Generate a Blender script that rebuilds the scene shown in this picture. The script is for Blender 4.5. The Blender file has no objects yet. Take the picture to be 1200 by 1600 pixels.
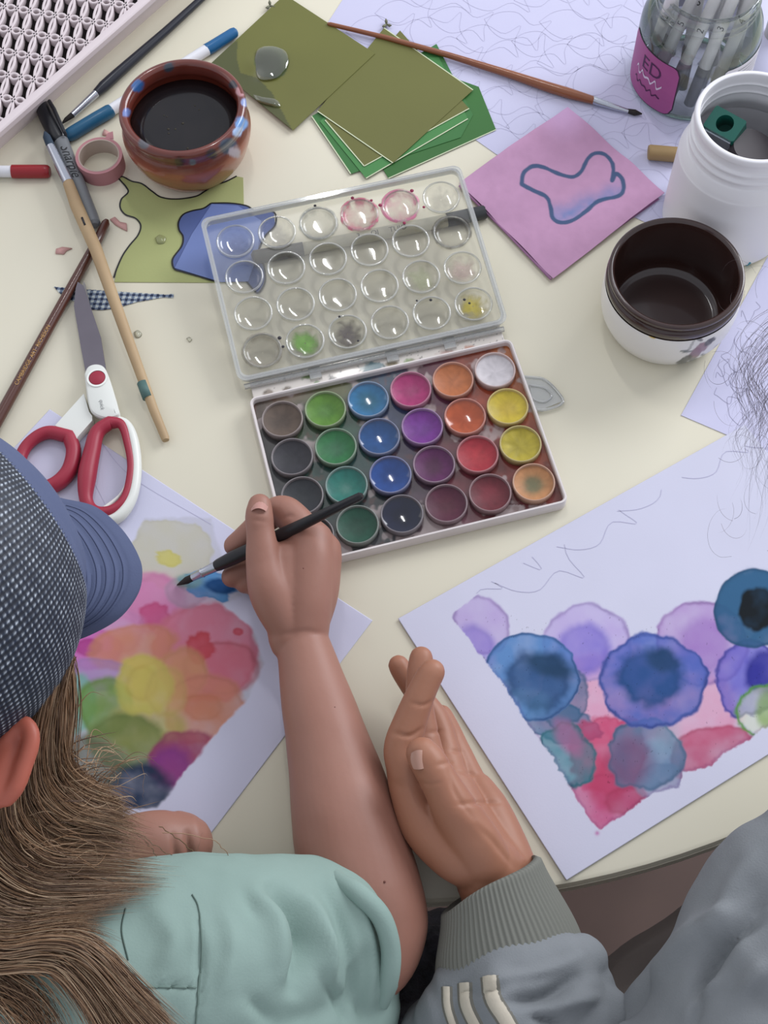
import bpy, bmesh, math, random
import numpy as np
from mathutils import Vector, Matrix
random.seed(7); rng = np.random.default_rng(11)
C = bpy.context.scene.collection
PI = math.pi
# ------------------------------------------------------------------ camera, world, lights
CAM_H, CAM_F, CAM_T, CAM_R = 0.9085, 2200.0, 0.45576, -0.03669
FWD = np.array([0, math.sin(CAM_T), -math.cos(CAM_T)])
_r0 = np.array([1.0, 0, 0]); _u0 = np.array([0, math.cos(CAM_T), math.sin(CAM_T)])
RT = math.cos(CAM_R)*_r0 + math.sin(CAM_R)*_u0
UP = -math.sin(CAM_R)*_r0 + math.cos(CAM_R)*_u0
cam = bpy.data.cameras.new('camera'); cam.sensor_width = 36; cam.sensor_fit = 'HORIZONTAL'
cam.lens = CAM_F/1200*36; cam.clip_start = 0.02; cam.clip_end = 50
co = bpy.data.objects.new('camera', cam); C.objects.link(co)
co.matrix_world = Matrix(((RT[0], UP[0], -FWD[0], 0), (RT[1], UP[1], -FWD[1], 0), (RT[2], UP[2], -FWD[2], CAM_H), (0, 0, 0, 1)))
bpy.context.scene.camera = co
sc = bpy.context.scene
sc.view_settings.view_transform = 'Standard'; sc.view_settings.look = 'None'
sc.view_settings.gamma = 1.0; sc.view_settings.exposure = 0.45; sc.view_settings.use_curve_mapping = False
w = bpy.data.worlds.new('room_light'); sc.world = w; w.use_nodes = True
bg = w.node_tree.nodes['Background']; bg.inputs[0].default_value = (0.88, 0.91, 1.0, 1); bg.inputs[1].default_value = 0.56
def area(name, loc, target, sx, sy, power, col):
    l = bpy.data.lights.new(name, 'AREA'); l.shape = 'RECTANGLE'; l.size = sx; l.size_y = sy; l.energy = power; l.color = col
    o = bpy.data.objects.new(name, l); C.objects.link(o); o.location = loc
    o.rotation_euler = (Vector(target)-Vector(loc)).to_track_quat('-Z', 'Y').to_euler(); return o
area('window_daylight', (1.85, 2.0, 1.25), (0, .45, 0), 1.5, 1.3, 45, (0.93, 0.95, 1.0))
area('fill_light_left', (-1.7, 1.5, 1.5), (0, .45, 0), 1.0, 1.2, 2.5, (1.0, 0.95, 0.88))  # weak warm fill added on the left, no window there
tl_ = area('ceiling_tube_lamp', (-0.02, 1.50, 1.75), (-0.02, 1.49, 0), 0.035, 0.42, 3, (1, 1, 1)); tl_.rotation_euler = (math.radians(-18), 0, math.radians(22))

def G(px, py, z=0.0):
    d = FWD*CAM_F + RT*(px-600) + UP*(800-py)
    t = (z-CAM_H)/d[2]
    return Vector((t*d[0], t*d[1], z))
def PXW(co_):
    a = np.asarray(co_, float)-np.array([0, 0, CAM_H]); dp = a@FWD
    return 600+CAM_F*(a@RT)/dp, 800-CAM_F*(a@UP)/dp

# ------------------------------------------------------------------ colours and materials
def lin(h):
    if isinstance(h, str):
        h = h.lstrip('#'); v = [int(h[i:i+2], 16)/255 for i in (0, 2, 4)]
    else: v = list(h)
    return [x/12.92 if x <= .04045 else ((x+.055)/1.055)**2.4 for x in v]
_mats = {}
def M(name, col, rough=.6, metal=0, spec=.5, noise=None, bump=None, coat=0, sss=0, trans=0, ior=1.45, attr=False, alpha=None, weave=None):
    if name in _mats: return _mats[name]
    m = bpy.data.materials.new(name); m.use_nodes = True; nt = m.node_tree; N = nt.nodes; L = nt.links
    b = N['Principled BSDF']; c = lin(col)
    b.inputs['Base Color'].default_value = (*c, 1); b.inputs['Roughness'].default_value = rough
    b.inputs['Metallic'].default_value = metal; b.inputs['Specular IOR Level'].default_value = spec; b.inputs['IOR'].default_value = ior
    b.inputs['Coat Weight'].default_value = coat; b.inputs['Coat Roughness'].default_value = .08
    if sss:
        b.inputs['Subsurface Weight'].default_value = sss; b.inputs['Subsurface Radius'].default_value = (1, .35, .2); b.inputs['Subsurface Scale'].default_value = .006
    if trans: b.inputs['Transmission Weight'].default_value = trans
    tc = N.new('ShaderNodeTexCoord'); src = None
    if attr:
        a = N.new('ShaderNodeAttribute'); a.attribute_name = 'paint'; src = a.outputs['Color']
        if attr == 'alpha': L.new(a.outputs['Alpha'], b.inputs['Alpha'])
    if noise:   # (scale, second colour, contrast)
        nz = N.new('ShaderNodeTexNoise'); nz.inputs['Scale'].default_value = noise[0]; nz.inputs['Detail'].default_value = 5
        L.new(tc.outputs['Object'], nz.inputs['Vector'])
        rp = N.new('ShaderNodeValToRGB'); k = noise[2] if len(noise) > 2 else .2
        rp.color_ramp.elements[0].position = .5-k; rp.color_ramp.elements[1].position = .5+k
        L.new(nz.outputs['Fac'], rp.inputs[0])
        mx = N.new('ShaderNodeMix'); mx.data_type = 'RGBA'; L.new(rp.outputs[0], mx.inputs[0])
        if src: 
            L.new(src, mx.inputs[6]); mx.inputs[7].default_value = (*lin(noise[1]), 1); mx.blend_type = 'MULTIPLY'
        else:
            mx.inputs[6].default_value = (*c, 1); mx.inputs[7].default_value = (*lin(noise[1]), 1)
        src = mx.outputs[2]
    if src: L.new(src, b.inputs['Base Color'])
    if bump:
        nz = N.new('ShaderNodeTexNoise'); nz.inputs['Scale'].default_value = bump[0]; nz.inputs['Detail'].default_value = 4
        L.new(tc.outputs['Object'], nz.inputs['Vector'])
        bp = N.new('ShaderNodeBump'); bp.inputs['Strength'].default_value = bump[1]; bp.inputs['Distance'].default_value = bump[2] if len(bump) > 2 else .001
        L.new(nz.outputs['Fac'], bp.inputs['Height']); L.new(bp.outputs[0], b.inputs['Normal'])
    if alpha is not None: b.inputs['Alpha'].default_value = alpha
    _mats[name] = m; return m
def M_clear(name, tint, edge, gloss=.12, rough=.03, base=.04, facing=.25):
    """thin-walled clear plastic or glass: see-through face on, denser and shinier at grazing angles"""
    m = bpy.data.materials.new(name); m.use_nodes = True; nt = m.node_tree; N = nt.nodes; L = nt.links
    N.remove(N['Principled BSDF']); out = N['Material Output']
    tr = N.new('ShaderNodeBsdfTransparent'); gl = N.new('ShaderNodeBsdfGlossy'); df = N.new('ShaderNodeBsdfDiffuse')
    tr.inputs[0].default_value = (*lin(tint), 1); gl.inputs['Roughness'].default_value = rough; df.inputs[0].default_value = (*lin(edge), 1)
    lw = N.new('ShaderNodeLayerWeight'); lw.inputs[0].default_value = facing
    mp = N.new('ShaderNodeMapRange'); mp.inputs['To Min'].default_value = base; mp.inputs['To Max'].default_value = .75
    L.new(lw.outputs['Facing'], mp.inputs['Value'])
    m1 = N.new('ShaderNodeMixShader'); L.new(mp.outputs[0], m1.inputs[0]); L.new(tr.outputs[0], m1.inputs[1]); L.new(df.outputs[0], m1.inputs[2])
    fr = N.new('ShaderNodeFresnel'); fr.inputs[0].default_value = 1.5
    ad = N.new('ShaderNodeMath'); ad.operation = 'MULTIPLY_ADD'; ad.inputs[1].default_value = 1.0; ad.inputs[2].default_value = gloss*.4; L.new(fr.outputs[0], ad.inputs[0])
    m2 = N.new('ShaderNodeMixShader'); L.new(ad.outputs[0], m2.inputs[0]); L.new(m1.outputs[0], m2.inputs[1]); L.new(gl.outputs[0], m2.inputs[2])
    L.new(m2.outputs[0], out.inputs[0]); return m

# ------------------------------------------------------------------ mesh helpers (geometry = (verts, faces))
def obj(name, geo, mat, parent=None, smooth=True, label=None):
    V, F = geo[0], geo[1]
    me = bpy.data.meshes.new(name); me.from_pydata([tuple(v) for v in V], [], [tuple(f) for f in F]); me.update()
    if smooth is True: me.polygons.foreach_set('use_smooth', [True]*len(me.polygons))
    me.materials.append(mat)
    if len(geo) > 2 and geo[2] is not None:
        a = me.color_attributes.new('paint', 'FLOAT_COLOR', 'POINT'); c = np.asarray(geo[2], np.float32)
        if c.shape[1] == 3: c = np.hstack([c, np.ones((len(c), 1), np.float32)])
        a.data.foreach_set('color', c.ravel())
    o = bpy.data.objects.new(name, me); C.objects.link(o)
    # put the origin in the middle of the part
    vs = np.array([tuple(v) for v in V]); 
    if parent is not None: o.parent = parent
    ctr = Vector(((vs[:, 0].min()+vs[:, 0].max())/2, (vs[:, 1].min()+vs[:, 1].max())/2, vs[:, 2].min()))
    me.transform(Matrix.Translation(-ctr))
    off = Vector((0, 0, 0)); p = parent
    while p is not None: off += p.location; p = p.parent
    o.location = ctr-off
    if smooth == 'auto': shade_auto(me)
    if label: o['label'] = label
    return o
def shade_auto(me, ang=math.radians(35)):
    me.polygons.foreach_set('use_smooth', [True]*len(me.polygons))
    bm = bmesh.new(); bm.from_mesh(me)
    for e in bm.edges:
        if len(e.link_faces) == 2 and e.link_faces[0].normal.angle(e.link_faces[1].normal, 0) > ang: e.smooth = False
    bm.to_mesh(me); bm.free()
def thing(name, label, cat, loc, group=None):
    o = bpy.data.objects.new(name, None); C.objects.link(o); o.location = loc; o.empty_display_size = .02
    o['label'] = label; o['category'] = cat
    if group: o['group'] = group
    return o
def tag(o, label, cat, group=None):
    o['label'] = label; o['category'] = cat
    if group: o['group'] = group
    return o
def join(*gs):
    V, F, K = [], [], []; col = any(len(g) > 2 and g[2] is not None for g in gs)
    for g in gs:
        n = len(V); V += [tuple(v) for v in g[0]]; F += [tuple(i+n for i in f) for f in g[1]]
        if col: K += [list(k)[:4] for k in g[2]]
    return (V, F, np.array(K)) if col else (V, F)
def xf(g, m):
    return ([m@Vector(v) for v in g[0]], g[1]) + tuple(g[2:])
def cat(pts, n):
    """Catmull-Rom resample of a list of tuples of any size"""
    P = np.array([tuple(p) for p in pts], float)
    if len(P) < 3:
        t = np.linspace(0, 1, n)[:, None]; return P[0]*(1-t)+P[-1]*t
    Q = np.vstack([2*P[0]-P[1], P, 2*P[-1]-P[-2]]); out = []
    for s in np.linspace(0, len(P)-1, n):
        i = min(int(s), len(P)-2); t = s-i; a, b, c, d = Q[i:i+4]
        out.append(.5*((2*b)+(c-a)*t+(2*a-5*b+4*c-d)*t*t+(3*b-a-3*c+d)*t**3))
    return np.array(out)
def tube(pts, rad, n=12, caps='flat', flat=1.0):
    P = np.array([tuple(p) for p in pts], float); m = len(P)
    R = np.full(m, rad, float) if np.isscalar(rad) else np.array(rad, float)
    if caps == 'round':
        a = P[0]-P[1]; a /= np.linalg.norm(a)+1e-12; b = P[-1]-P[-2]; b /= np.linalg.norm(b)+1e-12
        h = [.25, .6, .85]; s = [(math.sqrt(1-x*x)) for x in h]
        P = np.vstack([[P[0]+a*R[0]*x for x in (.98, .85, .5)], P, [P[-1]+b*R[-1]*x for x in (.5, .85, .98)]])
        R = np.concatenate([[R[0]*x for x in (.2, .53, .866)], R, [R[-1]*x for x in (.866, .53, .2)]]); m = len(P)
    T = np.gradient(P, axis=0); T /= np.linalg.norm(T, axis=1)[:, None]+1e-12
    u = np.cross(T[0], [0, 0, 1.0]); 
    if np.linalg.norm(u) < 1e-3: u = np.cross(T[0], [0, 1.0, 0])
    u /= np.linalg.norm(u); V = []; ang = np.arange(n)*2*PI/n
    for i in range(m):
        u = u-T[i]*(u@T[i]); u /= np.linalg.norm(u)+1e-12; v = np.cross(T[i], u)
        for a in ang: V.append(P[i]+R[i]*(math.cos(a)*u+math.sin(a)*v*flat))
    F = [(i*n+j, i*n+(j+1) % n, (i+1)*n+(j+1) % n, (i+1)*n+j) for i in range(m-1) for j in range(n)]
    F += [tuple(range(n))[::-1], tuple(range((m-1)*n, m*n))]
    return V, F
def lathe(prof, n=48, c=(0, 0, 0), close=False):
    """prof = [(r, z)...]; r = 0 at an end closes it"""
    V, F = [], []; idx = []
    for r, z in prof:
        if r < 1e-6: idx.append([len(V)]*n); V.append((c[0], c[1], c[2]+z))
        else:
            idx.append(list(range(len(V), len(V)+n)))
            V += [(c[0]+r*math.cos(2*PI*j/n), c[1]+r*math.sin(2*PI*j/n), c[2]+z) for j in range(n)]
    for i in range(len(prof)-1):
        for j in range(n):
            f = [idx[i][j], idx[i][(j+1) % n], idx[i+1][(j+1) % n], idx[i+1][j]]
            g = []; [g.append(k) for k in f if k not in g]
            if len(g) > 2: F.append(tuple(g))
    return V, F
def prism(poly, z0, z1):
    n = len(poly); V = [(p[0], p[1], z0) for p in poly]+[(p[0], p[1], z1) for p in poly]
    F = [tuple(range(n))[::-1], tuple(range(n, 2*n))]+[(i, (i+1) % n, n+(i+1) % n, n+i) for i in range(n)]
    a = sum(poly[i][0]*poly[(i+1) % n][1]-poly[(i+1) % n][0]*poly[i][1] for i in range(n))
    if a < 0: F = [f[::-1] for f in F]
    return V, F
def box(x0, x1, y0, y1, z0, z1): return prism([(x0, y0), (x1, y0), (x1, y1), (x0, y1)], z0, z1)
def rrect(x0, x1, y0, y1, r, n=6):
    P = []
    for cx, cy, a in ((x1-r, y1-r, 0), (x0+r, y1-r, 90), (x0+r, y0+r, 180), (x1-r, y0+r, 270)):
        P += [(cx+r*math.cos(math.radians(a+90*k/n)), cy+r*math.sin(math.radians(a+90*k/n))) for k in range(n+1)]
    return P
def ribbon(pts, w, z):
    """flat drawn line lying on a sheet"""
    P = np.array([(p[0], p[1]) for p in pts], float); T = np.gradient(P, axis=0); T /= np.linalg.norm(T, axis=1)[:, None]+1e-9
    Nn = np.stack([-T[:, 1], T[:, 0]], 1); ww = np.full(len(P), w, float) if np.isscalar(w) else np.array(w)
    V = []; 
    for p, q, k in zip(P, Nn, ww): V += [(*(p+q*k/2), z), (*(p-q*k/2), z)]
    return V, [(2*i+1, 2*i+3, 2*i+2, 2*i) for i in range(len(P)-1)]
_nz = rng.random((64, 64, 4))
def noise(x, y, s, k=0, oct=3):
    out = np.zeros(np.shape(x)); amp = 1; tot = 0
    for o in range(oct):
        u = np.asarray(x)*s*2**o+17.3*k+o*5.1; v = np.asarray(y)*s*2**o+9.7*k+o*3.3
        i = np.floor(u).astype(int); j = np.floor(v).astype(int); fu = u-i; fv = v-j; fu = fu*fu*(3-2*fu); fv = fv*fv*(3-2*fv)
        t = _nz[:, :, (k+o) % 4]; g = lambda a, b: t[a % 64, b % 64]
        out += amp*((g(i, j)*(1-fu)+g(i+1, j)*fu)*(1-fv)+(g(i, j+1)*(1-fu)+g(i+1, j+1)*fu)*fv); tot += amp; amp *= .5
    return out/tot
def sheet(corners, z, res, fn, thick=.0003, lift=None):
    """paper: rectangle on 4 world corners, painted per point; fn(px,py) -> rgb rows in linear colour"""
    A, B, Cc, D = [np.array(tuple(c)[:2]) for c in corners]
    nu = max(2, int(np.linalg.norm(B-A)/res)); nv = max(2, int(np.linalg.norm(D-A)/res))
    u, v = np.meshgrid(np.linspace(0, 1, nu), np.linspace(0, 1, nv)); u = u.ravel(); v = v.ravel()
    xy = (A[None]*((1-u)*(1-v))[:, None]+B[None]*(u*(1-v))[:, None]+Cc[None]*(u*v)[:, None]+D[None]*((1-u)*v)[:, None])
    zz = np.full(len(u), z+thick)
    if lift is not None: zz = zz+lift(u, v)
    V = np.column_stack([xy, zz]); X, Y = PXW(np.column_stack([xy, np.full(len(u), z)])); K = fn(X, Y)
    F = [(j*nu+i, j*nu+i+1, (j+1)*nu+i+1, (j+1)*nu+i) for j in range(nv-1) for i in range(nu-1)]
    if lift is not None:
        n = len(V); V = np.vstack([V, V-np.array([0, 0, thick])]); K = np.vstack([K, K]); F = F+[tuple(i+n for i in f)[::-1] for f in F]
        if np.cross(B-A, D-A) < 0: F = [f[::-1] for f in F]
        return V, F, K
    ring = list(range(nu))+[k*nu+nu-1 for k in range(1, nv)]+[(nv-1)*nu+i for i in range(nu-2, -1, -1)]+[k*nu for k in range(nv-2, 0, -1)]
    n = len(V); V = np.vstack([V, V[ring]-np.array([0, 0, thick])]); K = np.vstack([K, K[ring]*.0+K[ring]])
    m = len(ring); F += [(ring[(i+1) % m], ring[i], n+i, n+(i+1) % m) for i in range(m)]; F.append(tuple(n+i for i in range(m))[::-1])
    if np.cross(B-A, D-A) < 0: F = [f[::-1] for f in F]
    return V, F, K
def bake(o, mods):
    for t, kw in mods:
        m = o.modifiers.new(t.lower(), t)
        for k, v in kw.items(): setattr(m, k, v)
    dg = bpy.context.evaluated_depsgraph_get(); dg.update()
    me = bpy.data.meshes.new_from_object(o.evaluated_get(dg)); old = o.data; o.modifiers.clear(); o.data = me; bpy.data.meshes.remove(old)
    return o
def organic(name, chains, mat, parent, voxel=.0015, smooth=6, folds=None, wob=None, label=None, extra=None):
    """one continuous surface grown over chains of (px, py, z, r)"""
    gs = list(extra or [])
    for ch in chains:
        P = cat([(*G(a, b, c), r) for a, b, c, r in ch], max(6, 8*(len(ch)-1)+1))
        gs.append(tube(P[:, :3], P[:, 3], 40, 'round'))
    o = obj(name, join(*gs), mat, parent, True, label)
    bake(o, [('REMESH', dict(mode='VOXEL', voxel_size=voxel, use_smooth_shade=True)), ('SMOOTH', dict(factor=.5, iterations=smooth))])
    me = o.data
    if folds or wob:
        n = len(me.vertices); a = np.empty(n*3); me.vertices.foreach_get('co', a); a = a.reshape(-1, 3)
        nn = np.empty(n*3); me.vertices.foreach_get('normal', nn); nn = nn.reshape(-1, 3)
        off = Vector((0, 0, 0)); p = o
        while p is not None: off += p.location; p = p.parent
        X, Y = PXW(a+np.array(off)); d = np.zeros(n)
        for f in folds or []:
            pts = np.array(f[0], float); amp, wd = f[1], f[2]; best = np.full(n, 1e9); tt = np.zeros(n)
            P = cat(pts, 12); 
            for i in range(11):
                s = P[i+1]-P[i]; L2 = s@s; t = np.clip(((X-P[i][0])*s[0]+(Y-P[i][1])*s[1])/L2, 0, 1)
                dd = np.hypot(X-P[i][0]-t*s[0], Y-P[i][1]-t*s[1]); k = dd < best; best[k] = dd[k]; tt[k] = (i+t[k])/11
            d += amp*np.exp(-(best/wd)**2)*np.sin(np.clip(tt, .0, 1)*PI*.8+.3)
        if wob: d += wob[0]*(noise(X/100, Y/100, wob[1], 1)-.5)*2
        a += nn*d[:, None]; me.vertices.foreach_set('co', a.ravel()); me.update()
    me.materials.clear(); me.materials.append(mat); me.polygons.foreach_set('use_smooth', [True]*len(me.polygons))
    return o
def textgeo(s, size, font_shear=0):
    cu = bpy.data.curves.new('t', 'FONT'); cu.body = s; cu.size = size; cu.align_x = 'CENTER'; cu.align_y = 'CENTER'; cu.shear = font_shear; cu.resolution_u = 3
    o = bpy.data.objects.new('t', cu); C.objects.link(o); dg = bpy.context.evaluated_depsgraph_get(); dg.update()
    me = bpy.data.meshes.new_from_object(o.evaluated_get(dg)); bm = bmesh.new(); bm.from_mesh(me)
    for k in range(-7, 8): bmesh.ops.bisect_plane(bm, geom=bm.verts[:]+bm.edges[:]+bm.faces[:], plane_co=(0, k*size*.07, 0), plane_no=(0, 1, 0))
    bm.to_mesh(me); bm.free(); V = [v.co.copy() for v in me.vertices]; F = [tuple(p.vertices) for p in me.polygons]
    bpy.data.objects.remove(o); bpy.data.meshes.remove(me); bpy.data.curves.remove(cu); return V, F
def text_on_line(s, size, p0, p1, r, shear=0, pos=.5, facing=None, vertical_flip=False):
    """lettering that lies along a round barrel from p0 to p1, wrapped over its upper side"""
    p0 = Vector(p0); p1 = Vector(p1); t = (p1-p0).normalized(); f = Vector(facing or (0, -.35, 1)); f = (f-t*f.dot(t)).normalized(); s_ = f.cross(t)
    V, F = textgeo(s, size, shear); c = p0.lerp(p1, pos); out = []
    for v in V:
        a = v.y/r; out.append(c+t*v.x+(f*math.cos(a)+s_*math.sin(a))*(r+.00012))
    return out, F
# ------------------------------------------------------------------ the room and the table
fl = obj('floor', box(-2.2, 2.2, -1.6, 2.8, -.78, -.75), M('floor_brown', '#5e4a42', .6, noise=(6, '#4a3a34', .3))); fl['kind'] = 'structure'
TC = (0.02, 0.7705); TR = .600
table = thing('round_table', 'round cream laminate table covered with painting things', 'table', (TC[0], TC[1], -.75))
m_top = M('cream_laminate', '#dcd7c4', .36, noise=(5, '#d5cfb9', .35), spec=.35)
obj('tabletop', lathe([(0, -.022), (TR-.006, -.022), (TR-.002, -.019), (TR, -.014), (TR, -.005), (TR-.0015, -.001), (TR-.004, 0), (0, 0)], 160, (TC[0], TC[1], 0)), m_top, table, 'auto')
obj('edge_band', lathe([(TR-.001, -.0185), (TR+.0006, -.0185), (TR+.0006, -.006), (TR-.001, -.006)], 160, (TC[0], TC[1], 0)), M('edge_grey', '#c0baa8', .5), table, 'auto')
for a in (45, 135, 225, 315):
    x = TC[0]+.42*math.cos(math.radians(a)); y = TC[1]+.42*math.sin(math.radians(a))
    obj('leg', tube([(x, y, -.022), (x+(x-TC[0])*.1, y+(y-TC[1])*.1, -.75)], [.02, .014], 16), M('leg_grey', '#77736c', .4, .6), table)

# ------------------------------------------------------------------ pieces of paper
WHITE = np.array(lin('#c5c5d9')); 
m_paper = M('paper_painted', '#ffffff', .75, attr=True, spec=.25, bump=(900, .12, .0003))
m_card = M('paper_plain', '#c6c5dc', .8, spec=.25, noise=(14, '#bfbed8', .4))
m_pencil = M('pencil_grey', '#9a98b0', .8); m_faint = M('pencil_faint', '#b1afc8', .8)
def inpoly(X, Y, P):
    r = np.zeros(len(X), bool); n = len(P)
    for i in range(n):
        x1, y1 = P[i]; x2, y2 = P[(i+1) % n]
        c = ((y1 > Y) != (y2 > Y)) & (X < (x2-x1)*(Y-y1)/((y2-y1) or 1e-9)+x1); r ^= c
    return r
def polydist(X, Y, P, closed=True):
    b = np.full(len(X), 1e9); n = len(P)
    for i in range(n if closed else n-1):
        x1, y1 = P[i]; x2, y2 = P[(i+1) % n]; dx, dy = x2-x1, y2-y1; t = np.clip(((X-x1)*dx+(Y-y1)*dy)/(dx*dx+dy*dy+1e-9), 0, 1)
        b = np.minimum(b, np.hypot(X-x1-t*dx, Y-y1-t*dy))
    return b
def sst(a, b, x): t = np.clip((x-a)/(b-a), 0, 1); return t*t*(3-2*t)
def wash(K, X, Y, cx, cy, rx, ry, rot, col, al, edge=.35, rough=.12, soft=3, clip=None, seed=0, tex=.5):
    """one watercolour wash: irregular rim, darker where pigment settled at the rim; multiplied into the paper"""
    c, s = math.cos(math.radians(rot)), math.sin(math.radians(rot)); dx, dy = X-cx, Y-cy
    u = (dx*c+dy*s)/rx; v = (-dx*s+dy*c)/ry; r = np.hypot(u, v); th = np.arctan2(v, u); R = (rx+ry)/2
    w = 1+rough*((noise(np.cos(th)*1.6+seed, np.sin(th)*1.6, 1.2, seed)-.5)*1.8+(noise(X, Y, .06, seed+1)-.5)*1.1)
    d = (w-r)*R; m = sst(-soft, soft, d)
    if clip is not None: m = m*clip
    rim = np.exp(-((d-soft*.6)/(2.4+soft*.3))**2)*edge
    if clip is not None: rim = rim*clip
    a = np.clip(m*al*(1-tex/2+tex*noise(X, Y, .035, seed+2))+rim*m*.3, 0, 1)[:, None]; rk = np.clip(rim*m*.85*(.4+1.1*noise(X, Y, .03, seed+3)), 0, .85)[:, None]
    tgt = np.array(lin(col)); mul = K*np.minimum(tgt/WHITE, 1.05)[None]
    K = K*(1-a)+(.72*tgt[None]+.28*mul)*a
    return K*(1-rk)+(tgt**1.5*.45)[None]*rk
# painting on the right
PR_CLIP = [(700, 962), (742, 932), (1250, 860), (1250, 1105), (1168, 1156), (1130, 1178), (1112, 1196), (1068, 1208), (1062, 1232), (1015, 1240), (990, 1262), (938, 1296), (915, 1272), (890, 1228), (862, 1180), (820, 1125), (795, 1085), (757, 1032), (728, 990)]
def paint_right(X, Y):
    K = np.tile(WHITE, (len(X), 1)); K *= (1-.05*(noise(X, Y, .012, 3)-.4))[:, None]
    wob = (noise(X, Y, .05, 5)-.5)*14+(noise(X, Y, .2, 6)-.5)*7
    ins = inpoly(X, Y, PR_CLIP); d = polydist(X, Y, PR_CLIP)*np.where(ins, 1, -1)+wob*.6; clip = sst(-1.5, 1.5, d); ce = np.exp(-((d-2)/2.5)**2)*clip*sst(1010, 1080, Y+0*X)
    W = lambda *a, **k: wash(K, X, Y, *a, clip=clip, **k)
    K = W(940, 1095, 120, 75, 0, '#d98aac', .75, edge=.1, soft=14, seed=1); K = W(1080, 1110, 75, 62, 0, '#d48fae', .8, edge=.1, soft=12, seed=2)
    K = W(985, 1040, 25, 40, 0, '#c888b4', .6, edge=0, soft=10, seed=3)
    K = W(752, 978, 40, 50, -35, '#ad96cc', .75, seed=4, edge=.5); K = W(745, 1010, 26, 38, -35, '#8674c8', .7, edge=.1, soft=9, seed=5)
    K = W(918, 1004, 72, 60, 0, '#b09cd2', .75, edge=.5, rough=.1, seed=6); K = W(914, 1014, 40, 40, 0, '#7d70c8', .8, edge=.1, soft=9, seed=7)
    K = W(1098, 1005, 72, 68, 0, '#a986c2', .75, edge=.5, rough=.1, seed=8); K = W(1100, 1010, 42, 42, 0, '#9466b8', .6, edge=.05, soft=12, seed=9)
    K = W(878, 1130, 62, 30, 12, '#3f6f96', .8, edge=.4, rough=.25, seed=10); K = W(880, 1090, 38, 50, 20, '#3a6a90', .7, edge=.3, rough=.3, seed=33)
    K = W(950, 1175, 62, 62, 0, '#c2376c', .85, edge=.2, soft=6, rough=.25, seed=11); K = W(945, 1262, 75, 52, 0, '#c04a80', .85, edge=.3, soft=5, seed=12)
    K = W(948, 1222, 28, 42, 0, '#b31c4e', .5, edge=0, soft=10, seed=13); K = W(975, 1250, 32, 22, -20, '#a62a58', .5, edge=.1, soft=5, seed=34)
    K = W(1112, 1178, 66, 44, -15, '#b5466f', .85, edge=.25, soft=4, seed=14)
    K = W(1035, 1222, 44, 30, 0, '#8c8fae', .8, edge=.1, soft=4, seed=35)
    K = W(1010, 1180, 60, 58, 0, '#5d7da0', .85, edge=.5, rough=.16, seed=15); K = W(985, 1190, 34, 36, 0, '#7c4270', .6, edge=0, soft=14, seed=16); K = W(1040, 1150, 22, 28, 0, '#7aa7b4', .3, edge=0, soft=14, seed=36)
    K = W(884, 1182, 42, 52, -15, '#3f8394', .85, edge=.5, rough=.3, seed=17); K = W(888, 1152, 18, 32, -35, '#c25c98', .6, edge=0, soft=10, seed=18)
    K = W(829, 1056, 74, 68, 0, '#5283bc', .92, edge=.95, rough=.1, soft=2, seed=19); K = W(842, 1062, 52, 50, 0, '#204c7c', .8, edge=.2, rough=.25, soft=12, seed=20); K = W(860, 1040, 38, 18, 15, '#123c54', .6, edge=0, soft=12, seed=21); K = W(820, 1100, 40, 24, 0, '#5f9ac0', .25, edge=0, soft=10, seed=37)
    K = W(1020, 1062, 82, 74, 0, '#4c66b8', .88, edge=.7, rough=.12, soft=3, seed=22); pass
    K = W(1018, 1058, 50, 46, 0, '#1f528c', .88, edge=.2, rough=.25, soft=10, seed=24); K = W(1035, 1032, 26, 18, 25, '#123f60', .6, edge=0, soft=9, seed=25)
    K = W(1172, 1060, 56, 58, 0, '#6660c0', .85, edge=.8, rough=.2, soft=3, seed=26); K = W(1195, 1052, 32, 34, 0, '#2a2a94', .9, edge=.1, soft=8, seed=27)
    K = W(1176, 952, 60, 62, 0, '#22587f', .98, edge=.4, rough=.07, soft=2, seed=28); K = W(1178, 950, 54, 56, 0, '#2d6a94', .5, edge=0, soft=8, seed=38); K = W(1186, 951, 32, 34, 0, '#06141c', .97, edge=.1, rough=.14, soft=4, seed=29)
    K = W(1197, 1110, 46, 38, 0, '#c8cfa8', .5, edge=0, soft=3, seed=30)
    rr = np.hypot((X-1200)/50, (Y-1112)/42)+(noise(X, Y, .07, 9)-.5)*.2; a = (np.exp(-((rr-.96)/.07)**2)*clip*.9)[:, None]; K = K*(1-a)+np.array(lin('#4c8a28'))*a
    K = W(1197, 1110, 16, 30, 0, '#7ca040', .7, edge=0, soft=8, seed=32)
    K = K*(1-.35*ce[:, None]*np.array([.6, .9, .5]))
    sp = (noise(X, Y, .33, 2, 1) > .955) & ins & (Y > 960); K[sp] *= .6
    k = np.exp(-(((X-933)**2+(Y-1302)**2)/12)); K = K*(1-k[:, None]*.7*np.array([.2, 1, .6]))
    g_ = K.mean(1, keepdims=True); K = K*.88+g_*.12
    return K
PL_CLIP = [(40, 900), (130, 860), (205, 850), (225, 810), (330, 810), (345, 870), (372, 900), (378, 932), (350, 945), (396, 985), (412, 1035), (390, 1090), (352, 1125), (318, 1170), (275, 1225), (245, 1262), (60, 1262)]
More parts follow.
